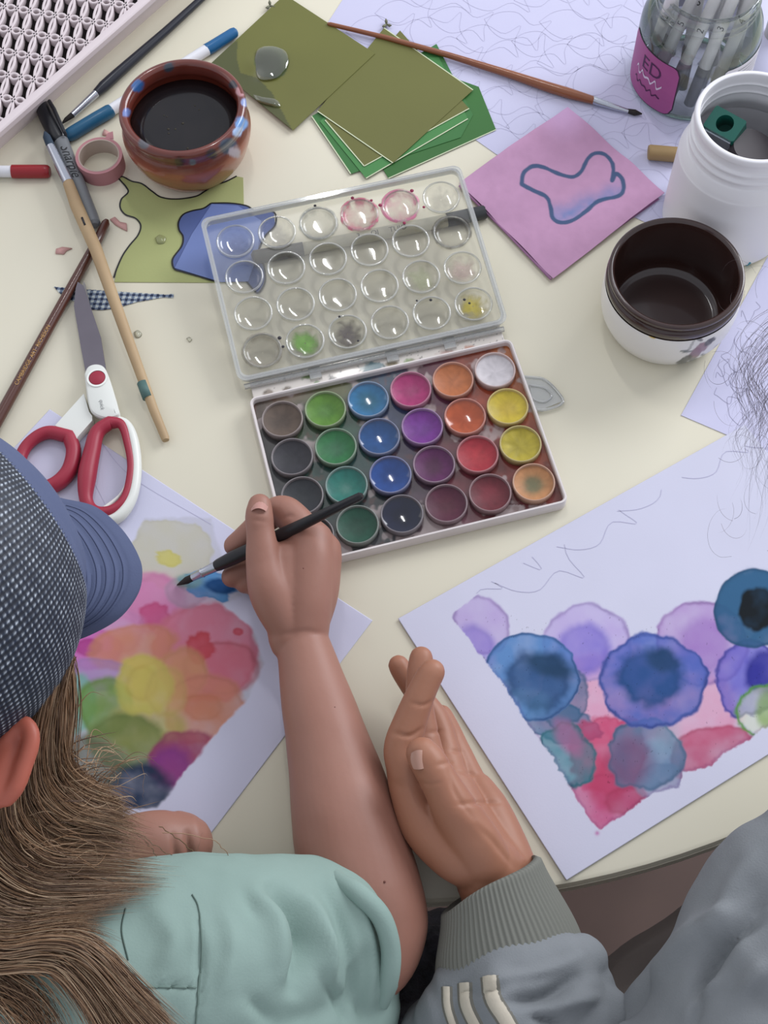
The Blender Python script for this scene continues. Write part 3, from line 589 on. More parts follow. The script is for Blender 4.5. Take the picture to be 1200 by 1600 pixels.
obj('paint_smudge', tube([G(222, 598, .0081), G(231, 622, .0072)], .0040, 16), M('smudge_teal', '#4d6a66', .6), wb[0], True, 'dull teal paint smudge')
obj('grip_mark', tube([G(128, 340, .0192), G(133, 352, .0188)], .0009, 8), m_blk, wb[0])

# tape roll
c = G(160, 262, 0); tp = thing('tape_roll', 'small roll of pink washi tape next to the clay pot', 'tape', c)
m_tape = M('pink_tape', '#b98286', .6, noise=(40, '#b07a80', .3)); 
obj('tape', lathe([(.0165, .0), (.0190, .0), (.0190, .0150), (.0165, .0150), (.0165, 0)], 64, c), m_tape, tp, 'auto'); obj('cardboard_core', lathe([(.0157, .0), (.0166, 0), (.0166, .0152), (.0157, .0152), (.0157, 0)], 64, c), M('core_card', '#b4a59a', .8), tp, 'auto')
obj('loose_end', prism([(c.x+.004, c.y+.0185), (c.x+.011, c.y+.017), (c.x+.010, c.y+.025), (c.x+.006, c.y+.0235)], .0140, .0146), m_tape, tp, False)

# scissors -------------------------------------------------------------------
ss = thing('scissors', 'open scissors with red and white plastic handles', 'scissors', G(152, 590, 0))
m_steel = M('steel', '#77727a', .32, .85, noise=(50, '#6d6870', .4)); m_hw = M('handle_white', '#d8dad4', .35); m_hr = M('handle_red', '#96253a', .45, bump=(300, .08, .0003))
def pg(px, z): return [(G(a, b, z).x, G(a, b, z).y) for a, b in px]
obj('blade', prism(pg([(119, 452), (122, 442), (131, 448), (158, 528), (166, 578), (163, 592), (136, 592), (128, 550), (116, 480)], .006), .0055, .0075), m_steel, ss, False, 'wide steel blade')
obj('blade', prism(pg([(131, 441), (134, 446), (160, 560), (160, 600), (140, 600), (128, 500)], .003), .003, .0049), M('steel_light', '#8d8a88', .3, .8), ss, False, 'under blade')
def blob(px, z0, z1, r=.0015):
    P = [G(a, b, z0) for a, b in px]+[G(px[0][0], px[0][1], z0)]; Q = cat(P, 60)[:-1]; c = Q[:, :2].mean(0); V = []; n = len(Q)
    for s, z in ((0, z0), (r, z0+r*.0), (0, z0+r), (0, z1-r), (r*.5, z1-r*.3), (r*1.6, z1)):
        T = np.roll(Q, -1, 0)-np.roll(Q, 1, 0); N_ = np.stack([-T[:, 1], T[:, 0]], 1); N_ /= np.linalg.norm(N_, axis=1)[:, None]+1e-9
        sg = np.sign(((c-Q[:, :2])*N_).sum(1).mean()); V += [(*(q[:2]+sg*nn*s), z) for q, nn in zip(Q, N_)]
    V = V[n:]; k = 5; F = [(i*n+j, i*n+(j+1) % n, (i+1)*n+(j+1) % n, (i+1)*n+j) for i in range(k-1) for j in range(n)]+[tuple(range(n))[::-1], tuple(range((k-1)*n, k*n))]
    if sg > 0 and (np.cross(Q[1, :2]-Q[0, :2], c-Q[0, :2]) < 0): F = [f[::-1] for f in F]
    return V, F
sh = obj('handle', blob([(134, 590), (140, 579), (152, 575), (164, 579), (172, 594), (181, 622), (186, 640), (188, 655), (168, 660), (148, 652), (140, 635)], .0055, .0125, .002), m_hw, ss, 'auto', 'white handle with long red lined finger loop')
def loop_tube(px, z, r, flat=1.0, n=72, zz=None):
    P = cat([(*G(a, b, z), q if isinstance(q, float) else r) for a, b, *rest in px+[px[0]] for q in [rest[0] if rest else r]], n)
    P = P[:-1]; m = len(P); T = np.roll(P[:, :3], -1, 0)-np.roll(P[:, :3], 1, 0); T /= np.linalg.norm(T, axis=1)[:, None]; V = []; k = 14
    for i in range(m):
        u = np.cross(T[i], [0, 0, 1]); u /= np.linalg.norm(u)
        for j in range(k): a = 2*PI*j/k; V.append(P[i, :3]+P[i, 3]*(math.cos(a)*u+np.array([0, 0, math.sin(a)*flat])))
    return V, [(i*k+j, ((i+1) % m)*k+j, ((i+1) % m)*k+(j+1) % k, i*k+(j+1) % k) for i in range(m) for j in range(k)]
obj('red_grip', loop_tube([(172, 660, .0050), (190, 664, .0035), (199, 690, .003), (205, 730, .003), (196, 775, .003), (176, 797, .004), (150, 800, .0046), (135, 782, .0048), (136, 745, .0068), (144, 705, .0062), (152, 676, .0055)], .0085, .004, 1.05), m_hr, sh, True, 'red finger loop lining')
obj('white_rim', loop_tube([(176, 655, .0035), (198, 664, .0035), (209, 692, .0040), (213, 735, .0040), (207, 775, .0040), (190, 803, .0045), (172, 812, .004), (160, 800, .0025), (190, 770, .001), (202, 730, .001), (192, 670, .001)], .0065, .003, 1.1), m_hw, sh, True, 'white outer rim')
s2 = obj('handle', prism(pg([(133, 620), (141, 648), (146, 655), (146, 662), (123, 688), (119, 704), (112, 690), (106, 676), (88, 670)], .004), .0015, .0088), m_hw, ss, 'auto', 'white handle with short round red lined loop')
obj('red_grip', loop_tube([(108, 682, .0052), (115, 705, .0056), (108, 735, .0058), (88, 756, .0058), (62, 762, .0050), (36, 748, .0045), (32, 718, .0045), (46, 692, .0045), (74, 676, .0050)], .0062, .0054, 1.05), m_hr, s2, True, 'red thumb loop lining')
obj('screw', lathe([(0.0062, .0), (.0062, .0006), (.0050, .0012), (0, .0012)], 32, G(152, 591, .0122)), m_hr, ss, 'auto', 'round red pivot cap'); obj('screw_ring', lathe([(.0063, 0), (.0078, 0), (.0078, .0009), (.0063, .0009)], 32, G(152, 591, .0123)), M('handle_white2', '#e6e8e2', .3), ss, 'auto')
V, F = textgeo('quick', .0042, .2); t_ = (G(160, 650, .0127)-G(156, 618, .0127)).normalized(); n_ = Vector((-t_.y, t_.x, 0)); c0 = G(159, 632, .0127)
obj('lettering', ([c0+t_*v.x+n_*v.y for v in V], F), M('grey_ink', '#8b8d8c', .5), sh, False, 'small grey lettering')

# clay pot -------------------------------------------------------------------
c = Vector((-.1465, .7770, 0)); pot = thing('clay_pot', 'glazed terracotta pot with blue paint splashes on its rim', 'pot', c)
def glaze_c(X, Y, Z):
    K = np.where((Z > .040)[:, None], np.array(lin('#4c211a')), np.array(lin('#9a5238'))); t = sst(.036, .046, Z+.004*noise(X*10, Y*10, 8, 1))[:, None]
    K = np.array(lin('#9c5a40'))*(1-t)+np.array(lin('#6a2f24'))*t; K = K*(1+.35*(noise(X*100+50, Z*100+Y*60, .7, 4)-.5))[:, None]; return K
def painted_lathe(prof, n, c, fn):
    V, F = lathe(prof, n, c); a = np.array([tuple(v) for v in V]); return V, F, fn(a[:, 0]-c[0], a[:, 1]-c[1], a[:, 2]-c[2], a)
prof = [(0, 0), (.036, 0), (.0385, .002), (.046, .014), (.0505, .028), (.0515, .036), (.0500, .043), (.0485, .047), (.0492, .050), (.0502, .054), (.0502, .057), (.0490, .0592), (.0465, .060), (.0440, .0588), (.0428, .056), (.0425, .050), (.0440, .043), (.0440, .025), (.038, .010), (.030, .006), (0, .006)]
P = cat([(a, b) for a, b in prof[1:-1]], 110); prof2 = [(0, 0)]+[(max(a, .001), max(b, 0)) for a, b in P]+[(0, .006)]
SPL = [(214, 133, 9, '#2f5f9c'), (198, 176, 6, '#7386c0'), (264, 104, 8, '#35404e'), (225, 224, 9, '#5a5c64'), (365, 131, 7, '#3c3a44'), (376, 142, 7, '#b88a90'), (376, 195, 10, '#6d9cd8'), (372, 206, 8, '#a8c4ea'), (355, 226, 12, '#3c4a5c'), (330, 240, 9, '#3a2a28'), (281, 253, 8, '#3a1c18'), (301, 254, 5, '#68706a'), (384, 160, 6, '#8fa0d0'), (368, 238, 9, '#a8a0a8')]
def potcol(x, y, z, a):
    K = glaze_c(x, y, z); u, v = PXW(a); vis = (np.hypot(x, y) > .0425) | (z > .05)
    fac = np.where(np.hypot(x, y) > .047, (x*(-c.x)+y*(-c.y)) > -.0006, True)
    for px, py, r_, col in SPL:
        m = sst(1.25, .75, np.hypot(u-px, v-py)/r_+(noise(u, v, .12, 3)-.5)*1.0)*vis*fac*(z > .02); K = K*(1-m[:, None])+np.array(lin(col))*m[:, None]
    return K
obj('pot_body', painted_lathe(prof2, 220, c, potcol), M('pot_glaze', '#ffffff', .28, attr=True, coat=.6, noise=(30, '#e8dcd6', .4)), pot, True)
wv = cat([(a, b) for a, b in [(.0, 0), (.02, .0), (.0435, 0)]], 8)
wt = obj('paint_water', lathe([(.0436, .040), (.0433, .0425), (.030, .0424), (0, .0424)], 64, c), M('murky_water', '#17161a', .12, noise=(40, '#221f20', .3)), None, True); tag(wt, 'murky black paint water filling the clay pot', 'water')
sm = []
for k in range(22):
    a = random.uniform(0, 6.3); q = random.uniform(.0, .036)**1; s = random.uniform(.0006, .0014); sm.append(xf(lathe([(0, -.0002), (s, 0), (s*.5, s*.2), (0, s*.25)], 7), Matrix.Translation((c.x+q*math.cos(a), c.y+q*math.sin(a), .0425))))
obj('floating_specks', join(*sm[:9]), M('speck', '#3c382c', .8), wt, True)

# brown bowl -----------------------------------------------------------------
c = G(1057, 427, .058); c.z = 0; bw = thing('ceramic_bowl', 'brown glazed bowl with white flowered outside', 'bowl', c)
m_choc = M('brown_glaze', '#36231f', .22, coat=.5)
wp = cat([(.0405, 0), (.0440, .003), (.0495, .016), (.0512, .030), (.0510, .040), (.0502, .0445)], 30)
def bowlw(x, y, z, a):
    K = np.tile(np.array(lin('#dedcd8')), (len(x), 1)); u, v = PXW(a); fr = (x*(-c.x)+y*(-c.y)) > 0
    def sp(px, py, rx, ry, rot, col, al=.9):
        nonlocal K
        cs, sn = math.cos(math.radians(rot)), math.sin(math.radians(rot)); du, dv = u-px, v-py; r_ = np.hypot((du*cs+dv*sn)/rx, (-du*sn+dv*cs)/ry)+(noise(u, v, .15, 2)-.5)*.5
        m = (sst(1.15, .85, r_)*fr*al)[:, None]; K = K*(1-m)+np.array(lin(col))*m
    sp(1021, 524, 7, 5, 0, '#c8a83c')
    sp(1087, 552, 12, 6, -35, '#7a5258'); sp(1097, 543, 10, 7, -40, '#86606a'); sp(1071, 561, 12, 4, -25, '#3a3c3a'); sp(1084, 563, 8, 5, 0, '#454846'); sp(1065, 566, 9, 3, -5, '#4a4b47'); sp(1107, 535, 8, 4, -40, '#3f3f3e'); sp(1113, 531, 6, 3, -30, '#333'.replace('#333', '#333437')); sp(1072, 549, 9, 2, 0, '#58605a'); sp(1100, 556, 6, 3, 30, '#4e5450'); sp(1093, 530, 6, 3, 20, '#6a6a68'); sp(1080, 540, 14, 2, -60, '#8a8a84', .6); sp(1118, 545, 3, 8, 30, '#8a7a7a', .6)
    return K
obj('white_outside', painted_lathe([(0, 0)]+[tuple(p) for p in wp], 360, c, bowlw), M('white_glaze', '#ffffff', .3, attr=True, coat=.4), bw, True, 'white outside with a small flower spray and yellow mark')
bp_ = cat([(.0494, .0440), (.0500, .0460), (.0505, .049), (.0502, .0515), (.0492, .0530), (.0486, .0535), (.0488, .0550), (.0496, .0575), (.0492, .0598), (.0474, .0605), (.0456, .0592), (.0448, .0560), (.0446, .040), (.0440, .020), (.0415, .0095), (.0370, .0068), (.034, .0062)], 90)
obj('brown_lining', lathe([tuple(p) for p in bp_]+[(.030, .006), (0, .006)], 128, c), m_choc, bw, True, 'dark brown glazed inside and rolled rim')

# white plastic jar -----------------------------------------------------------
c = G(1181, 181, .120); c.z = 0; wj = thing('plastic_jar', 'open white plastic jar with screw threads, holding a sharpener', 'jar', c)
m_jar = M('milky_plastic', '#e4e3e6', .4, sss=.0, noise=(10, '#dddce0', .3))
pr_ = [(0, 0), (.044, 0), (.0475, .003), (.0485, .012), (.0485, .070), (.0475, .080), (.0445, .0885), (.0430, .0905), (.0425, .094), (.0440, .0955), (.0440, .0975), (.0422, .099), (.0422, .102), (.0438, .1035), (.0438, .1055), (.0420, .107), (.0420, .113), (.0434, .1150), (.0434, .1185), (.0425, .120), (.0400, .120), (.0395, .118), (.0395, .112), (.0388, .110), (.0395, .108), (.0395, .104), (.0388, .102), (.0395, .100), (.0400, .092), (.0450, .080), (.0460, .070), (.0460, .004), (0, .004)]
P = cat(pr_[1:-1], 170); obj('jar_body', lathe([(0, 0)]+[(max(a, .002), max(b, 0)) for a, b in P]+[(0, .004)], 96, c), m_jar, wj, True)
shp = thing('pencil_sharpener', 'green plastic sharpener inside the white jar', 'sharpener', G(1136, 200, .090))
m_grn = M('green_plastic', '#12584c', .3)
cc = G(1133, 203, .092); mt = Matrix.Translation(cc)@Matrix.Rotation(math.radians(-40), 4, 'Z')@Matrix.Rotation(math.radians(22), 4, 'X')
def sharp_body():
    P_ = rrect(-.013, .013, -.009, .009, .0015); n = len(P_); Q = [(0.0065*math.cos(2*PI*k/n+.5), .0065*math.sin(2*PI*k/n+.5)) for k in range(n)]
    V = [(*p, -.012) for p in P_]+[(*p, .012) for p in P_]+[(*q, .012) for q in Q]+[(*q, -.006) for q in Q]
    F = [tuple(range(n))[::-1]]+[(i, (i+1) % n, n+(i+1) % n, n+i) for i in range(n)]+[(n+i, n+(i+1) % n, 2*n+(i+1) % n, 2*n+i) for i in range(n)]+[(2*n+i, 2*n+(i+1) % n, 3*n+(i+1) % n, 3*n+i) for i in range(n)]+[tuple(range(3*n, 4*n))]
    return V, F
obj('sharpener_body', xf(sharp_body(), mt), m_grn, shp, 'auto'); obj('blade', xf(box(-.011, .011, -.0104, -.0092, -.009, .009), mt), m_silver, shp, False, 'steel blade')
ccx = Vector((c.x+.008, c.y-.009, .070))
tag(obj('eraser_block', xf(prism(rrect(-.025, .025, -.015, .015, .013, 8), -.022, .022), Matrix.Translation(ccx)@Matrix.Rotation(math.radians(-32), 4, 'Z')@Matrix.Rotation(math.radians(12), 4, 'Y')), M('dark_taupe', '#3a3438', .5), None, 'auto'), 'dark rounded object lying beside the sharpener in the white jar', 'holder')
# stub
st = pen('crayon_stub', 'short tan crayon stub between the pink tissue and the white jar', 'crayon', [('stub', [(1013, 238, .0062, .0055), (1015, 238, .0062, .0062), (1062, 242, .0062, .0062)], M('tan_stub', '#9c8258', .6)), ])

# glass jar with pens ---------------------------------------------------------
c = G(1075, 124, 0); gj = thing('glass_jar', 'clear glass jar with pink label full of white felt pens', 'jar', c)
m_glass = M_clear('jar_glass', '#f8fcfa', '#9db5ac', gloss=.12, base=.0, facing=.18)
gp = cat([(.042, 0), (.0465, .002), (.0488, .008), (.0490, .040), (.0488, .060), (.0475, .070), (.0435, .079), (.0400, .083), (.0395, .086), (.0410, .0875), (.0395, .0895), (.0395, .093), (.0410, .0945), (.0395, .0965), (.0395, .102), (.0400, .104), (.0385, .105), (.0375, .1035), (.0374, .099)], 120)
obj('jar_body', lathe([(0, .0)]+[tuple(p) for p in gp], 96, c), m_glass, gj, True)
obj('base_ring', lathe([tuple(p) for p in cat([(.043, .0005), (.0455, .0005), (.0468, .0025), (.0462, .0045), (.044, .004), (.043, .0005)], 16)], 96, c), M_clear('glass_green', '#b8dccb', '#7fae9a', gloss=.3, base=.25, facing=.4), gj, True, 'thick greenish glass base')
def wrap(pts, a0, r):  # pts (s,z) around the jar starting at angle a0
    return [(c.x+r*math.cos(a0+s/r), c.y+r*math.sin(a0+s/r), z) for s, z in pts]
def label_patch(a0, w_, z0, z1, r, cr, n=24):
    V, F = [], []; 
    for i in range(n+1):
        s = w_*i/n; e = min(s, w_-s); k = cr-math.sqrt(max(cr*cr-(cr-min(e, cr))**2, 0)) if e < cr else 0
        V += wrap([(s, z0+k), (s, z1-k)], a0, r)
    return V, [(2*i, 2*i+2, 2*i+3, 2*i+1) for i in range(n)]
AL = math.radians(172)
obj('pink_label', label_patch(AL, .062, .006, .058, .0494, .008), M('label_pink', '#a8558c', .5, noise=(60, '#9c4c84', .3)), gj, True, 'pink label with darker lettering')
obj('label_border', label_patch(AL-.012, .0634, .0052, .0588, .0492, .008), M('label_dark', '#3a2a3a', .5), gj, True)
def wtext(s, size, a_mid, zmid, rot, mat, lab=None):
    V, F = textgeo(s, size); out = []
    for v in V:
        x, y = (v.x, v.y) if not rot else (-v.y*rot, v.x*rot)
        a = a_mid+x/.0496; out.append((c.x+.04965*math.cos(a), c.y+.04965*math.sin(a), zmid+y))
    obj('lettering', (out, F), mat, gj, False, lab)
m_ldk = M('label_ink', '#4a1c4a', .5)
wtext('ED', .019, AL+.036/.0494, .043, 0, m_ldk)
AR = math.radians(286)
def squig(a, s0, s1, zm, amp, n, w_, mat):
    gs = []; P = [(s0+(s1-s0)*k/n, zm+amp*math.sin(k*1.9)*(.6+.4*math.sin(k*.7))) for k in range(n+1)]; P = cat(P, n*4); V = []
    for s, z in P: V += wrap([(s, z-w_), (s, z+w_)], a, .0497)
    obj('label_print', (V, [(2*i, 2*i+2, 2*i+3, 2*i+1) for i in range(len(P)-1)]), mat, gj, False)
squig(AL, .018, .050, .031, .004, 14, .0011, M('label_white', '#d8c8dc', .5)); squig(AL, .018, .050, .020, .0025, 16, .0008, m_ldk)
obj('white_label', label_patch(AR, .052, .030, .058, .0494, .002), M('label_paper', '#d6d4dc', .5), gj, True, 'white printed label')
squig(AR, .003, .003+.004, .045, .008, 6, .0007, M('ink_black', '#17181c', .5))
for k in range(6): squig(AR, .012, .044-.003*(k % 3), .0535-.0036*k, .0004, 40, .00035, M('grey_ink', '#8b8d8c', .5))
m_cl = M('pen_white', '#e8e7e8', .4); m_caps = [M('pen_cap_grey', '#85838c', .4), M('pen_cap_smoke', '#5c5a62', .4), M('pen_cap_dark', '#403e46', .4)]
dots = ['#b446a8', '#d88a8a', '#8a9aa8', '#b9b9bd', '#7aa08a', '#c8a05a', '#8888c8', '#c8606a', '#9c9ca8', '#5a9ab0']
pens = []
k = 0
for (bx, by, tx, ty) in [(-.034, -.014, -.004, .012), (-.022, -.030, .006, -.004), (-.006, -.037, .017, -.010), (.010, -.036, .030, -.012), (.024, -.028, .033, .004), (-.026, .004, -.020, .026), (-.010, -.020, .000, .030), (.006, -.018, .024, .016), (-.014, .020, -.030, -.004), (.020, .006, .012, .032), (.030, -.010, .034, .014), (-.033, .012, -.033, -.014)]:
    p0 = Vector((c.x+bx, c.y+by, .010)); d = (Vector((c.x+tx, c.y+ty, .10))-p0).normalized(); p1 = p0+d*.142
    t = thing('felt_pen', '', 'pen', p0, 'white felt pens standing in the glass jar')
    t['label'] = ('white felt pen marked five, nearest the pink label inside the glass jar', 'white felt pen marked two, just right of the one beside the pink label', 'white felt pen marked three, at the front middle of the glass jar', 'white felt pen marked four, right of the front middle in the glass jar', 'white felt pen nearest the white printed label inside the glass jar')[k] if k < 5 else 'white felt pen standing cap down at the back of the glass jar'
    obj('cap', tube([p0, p0+d*.001, p0+d*.034, p0+d*.035], [.0035, .0046, .0053, .0050], 14), m_caps[k % 3], t, True)
    obj('barrel', tube([p0+d*.034, p0+d*.128, p0+d*.131], [.0049, .0049, .0046], 14), m_cl, t, True)
    obj('end_plug', tube([p0+d*.1305, p0+d*.141, p0+d*.142], [.0043, .0041, .003], 14), M('plug'+str(k), dots[k % 10], .4), t, True)
    obj('number_mark', text_on_line(str((5, 2, 3, 4, 6, 10, 8, 1, 7, 9, 11, 12)[k]), .008, p0+d*.05, p0+d*.11, .0049, 0, .15+.1*(k % 4), (-.35, -1, .6)), M('ink_black', '#17181c', .5), t, False)
    k += 1
# pale bottle at the far right edge
bt = thing('white_tube', 'pale upright tube standing at the upper right edge', 'bottle', G(1212, 55, 0)); cc = G(1212, 55, 0)
obj('tube_body', lathe([(0, 0), (.009, 0), (.010, .001), (.010, .040), (.008, .043), (0, .043)], 32, cc), M('pale_grey', '#b4b2b0', .4), bt, 'auto'); obj('cap', lathe([(0, .043), (.0065, .043), (.0065, .052), (0, .053)], 32, cc), m_wplast, bt, 'auto')
# ------------------------------------------------------------------ the watercolour box
PA = math.radians(12.6); O = Vector((-.0721, .5183, 0)); ex = Vector((math.cos(PA), math.sin(PA), 0)); ey = Vector((-math.sin(PA), math.cos(PA), 0)); PP = .0325
MT = Matrix(((ex.x, ey.x, 0, O.x), (ex.y, ey.y, 0, O.y), (0, 0, 1, 0), (0, 0, 0, 1)))
pal = thing('watercolour_box', 'open watercolour box with 24 round paint pans and a clear lid folded back', 'paint box', MT@Vector((.08, .03, 0)))
m_tray = M('tray_white', '#dcd6d4', .35, noise=(40, '#cfc6c4', .3))
X0, X1, Y0, Y1 = -.0205, .1825, -.1185, .0245
def rloft(levels):
    """levels: (inset, z) loops around the tray outline"""
    V = []; n = None
    for ins, z in levels:
        P = rrect(X0+ins, X1-ins, Y0+ins, Y1-ins, max(.006-ins, .0015), 6); n = len(P); V += [MT@Vector((*p, z)) for p in P]
    return V, [(k*n+i, k*n+(i+1) % n, (k+1)*n+(i+1) % n, (k+1)*n+i) for k in range(len(levels)-1) for i in range(n)]+[tuple(range(n))[::-1], tuple(range((len(levels)-1)*n, len(levels)*n))]
obj('tray', rloft([(.0015, .0003), (0, .0015), (0, .0105), (.0006, .0118), (.0016, .0118), (.0024, .0108), (.0026, .0050)]), m_tray, pal, 'auto', 'white plastic tray')
def stain(X, Y):
    K = np.ones((len(X), 3))
    pts = [(400, 640, '#4a4038'), (440, 600, '#6b5a4c'), (520, 600, '#4c4c30'), (600, 590, '#2f3e4e'), (680, 575, '#4a2430'), (740, 560, '#6b3020'), (800, 560, '#8a5028'), (430, 690, '#2c2a2a'), (480, 670, '#30402c'), (545, 660, '#234434'), (620, 650, '#27304a'), (690, 635, '#4c2236'), (760, 620, '#7a3420'), (820, 620, '#8c4a20'),
           (420, 750, '#38383a'), (500, 730, '#1e3a34'), (570, 710, '#1d3a38'), (650, 700, '#2e2438'), (715, 690, '#4c2028'), (780, 680, '#702a22'), (850, 700, '#7a3a22'), (470, 810, '#1e2022'), (520, 780, '#142e28'), (600, 780, '#1a2326'), (660, 760, '#3c2c38'), (730, 750, '#542028'), (800, 740, '#6a2c26'), (870, 770, '#5c2620'), (540, 850, '#3a3a3a'), (620, 840, '#2c3034'), (700, 820, '#5c3c44'), (800, 800, '#4a2226')]
    w_ = np.stack([1/(((X-a)**2+(Y-b)**2)+60)**1.6 for a, b, _ in pts], 1); w_ /= w_.sum(1)[:, None]; K = w_@np.array([lin(h) for _, _, h in pts])
    n = noise(X, Y, .05, 3); K = K*(.65+1.3*n)[:, None]
    m = sst(.62, .74, noise(X, Y, .045, 6)+.12*(Y > 790)+.08*(X < 520)+.10*((X > 640) & (X < 720) & (Y > 780)))[:, None]*.8; K = K*(1-m)+np.array(lin('#a89a98'))*m
    m = sst(.6, .8, noise(X, Y, .09, 8))[:, None]*.4; return K*(1-m)+np.array(lin('#6a3c34'))*m*.8
fc = [MT@Vector((*p, .0052)) for p in ((X0+.0022, Y1-.0022), (X1-.0022, Y1-.0022), (X1-.0022, Y0+.0022), (X0+.0022, Y0+.0022))]
g = sheet(fc, .0050, .0006, stain, thick=.0012); obj('stained_floor', g, M('stained_plastic', '#ffffff', .35, attr=True, bump=(80, .4, .0006)), pal, True, 'tray floor covered with dried mixed paint')
PAN = [[('#66564a', '#54473e', .6), ('#35343a', '#2c2c32', .5), ('#303338', '#282c30', .5), ('#25272b', '#1f2226', .5)], [('#5c8a2c', '#4a7a26', .4), ('#28733e', '#2e6a44', .45), ('#1f7266', '#227264', .35), ('#1b4f3c', '#174433', .5)],
       [('#256f9c', '#2a6680', .12), ('#164a80', '#1a4c86', .10), ('#12448c', '#123c7c', .10), ('#141a34', '#101428', .08)], [('#a82a6a', '#9c2864', .4), ('#74288a', '#6a2884', .45), ('#5c1c54', '#4a183e', .5), ('#551a34', '#54182e', .5)],
       [('#bc6c38', '#b46838', .45), ('#b8501c', '#a84618', .12), ('#a62030', '#ae2430', .5), ('#681c28', '#7a2230', .5)], [('#cfc9cc', '#cac4c8', .45), ('#ccb420', '#c4a81c', .4), ('#b8a61e', '#a8981c', .5), ('#bf8450', '#6f6a48', .5)]]
NAMES = [['brown', 'black', 'grey', 'dark grey'], ['light green', 'green', 'turquoise', 'dark green'], ['wet sky blue', 'wet blue', 'wet deep blue', 'wet navy'], ['pink', 'violet', 'purple', 'plum'], ['orange', 'wet red orange', 'red', 'dark red'], ['white', 'yellow', 'scraped lemon yellow', 'ochre with a green centre']]
for i in range(6):
    for j in range(4):
        c = MT@Vector((i*PP, -j*PP, 0)); o_, ic, rg = PAN[i][j]
        rc = [x*.55+.45*y for x, y in zip(lin(o_), lin('#a8a0a0'))] if (i, j) != (5, 0) else lin('#b8a4a0'); rs = tuple((1.055*v**(1/2.4)-.055) for v in rc)
        cup = obj('paint_pan', lathe([(.0138, .0052), (.0152, .0054), (.0153, .0122), (.0150, .0130), (.0145, .0131), (.0141, .0127), (.0139, .0105), (.0139, .0080)], 56, c), M('pan_rim_%d%d' % (i, j), rs, .35), pal, True, NAMES[i][j]+' paint pan')
        prof = [(0, .0084), (.002, .0084), (.005, .0086), (.0085, .0092), (.0115, .0100), (.0136, .0106), (.0141, .0108)]; n = 56
        V, F = lathe(prof, n, c); a = np.array([tuple(v) for v in V]); r_ = np.hypot(a[:, 0]-c.x, a[:, 1]-c.y)/.014; t = sst(.25, .8, r_+.3*(noise(a[:, 0], a[:, 1], 180, i+j)-.5))[:, None]
        K = np.array(lin(ic))*(1-t)+np.array(lin(o_))*t; K = K*(1+.45*(noise(a[:, 0], a[:, 1], 350, i)-.5))[:, None]*.86; g_ = K.mean(1, keepdims=True); K = K*.92+g_*.08
        if (i, j) in ((5, 2),): a[:, 2] += .0016*(noise(a[:, 0], a[:, 1], 160, 2)-.5)
        cake = obj('paint_cake', (a, F, K), M('paint_cake_%d' % int(rg*100), '#ffffff', rg, attr=True, bump=(260, .35 if rg > .2 else .04, .0004), coat=.5 if rg < .2 else 0), cup, True)
# hinge ledge
def hinge_col(X, Y):
    K = np.tile(np.array(lin('#cfc8c0')), (len(X), 1))
    for x, y, s, col in ((450, 612, 9, '#5a4a38'), (480, 590, 10, '#5c7a38'), (500, 603, 9, '#4c7a34'), (585, 578, 16, '#28606c'), (612, 570, 9, '#6a5a30'), (640, 568, 8, '#6c8a4a'), (700, 557, 14, '#b89890'), (735, 548, 10, '#b0806c'), (560, 592, 14, '#38505c'), (420, 618, 10, '#7a6a5a'), (650, 580, 20, '#8a6a6c'), (520, 595, 8, '#3a3a3a')):
        m = sst(1.3, .6, np.hypot(X-x, (Y-y)*1.6)/s+(noise(X, Y, .12, 5)-.5)*1.6)[:, None]*.85; K = K*(1-m)+np.array(lin(col))*m
    m = (noise(X, Y, .3, 4, 1) > .88)[:, None]; return np.where(m, K*.45, K)
hc = [MT@Vector((*p, 0)) for p in ((X0+.004, .0425), (X1-.004, .0425), (X1-.004, Y1-.001), (X0+.004, Y1-.001))]
obj('hinge_strip', sheet(hc, .0040, .0008, hinge_col, thick=.0016), M('hinge_plastic', '#ffffff', .3, attr=True, coat=.4), pal, True, 'paint spotted white hinge strip')
# clear lid: a shallow moulded tray, hinge edge low, far edge propped up by the pen underneath
w0 = G(410, 549, .010); w1 = G(364, 380, .0225); w2 = G(737, 478, .010); w3 = G(688, 310, .0225)
la = ((w2-w0)/5+(w3-w1)/5)/2; lb = ((w1-w0)/3+(w3-w2)/3)/2; lb = lb-la*(lb.dot(la)/la.length_squared); ln = la.cross(lb).normalized()
LM = Matrix(((la.x/.0332, lb.x/.0332, ln.x, w0.x), (la.y/.0332, lb.y/.0332, ln.y, w0.y), (la.z/.0332, lb.z/.0332, ln.z, w0.z), (0, 0, 0, 1)))
m_lid = M_clear('lid_clear', '#fbfbf8', '#d8d8d2', gloss=.10, base=.02, facing=.2, rough=.06); m_lid2 = M_clear('lid_edge', '#f6f8f6', '#ececea', gloss=.25, base=.22, facing=.4, rough=.06)
lx0, lx1, ly0, ly1 = -.0215, .1850, -.0232, .1205
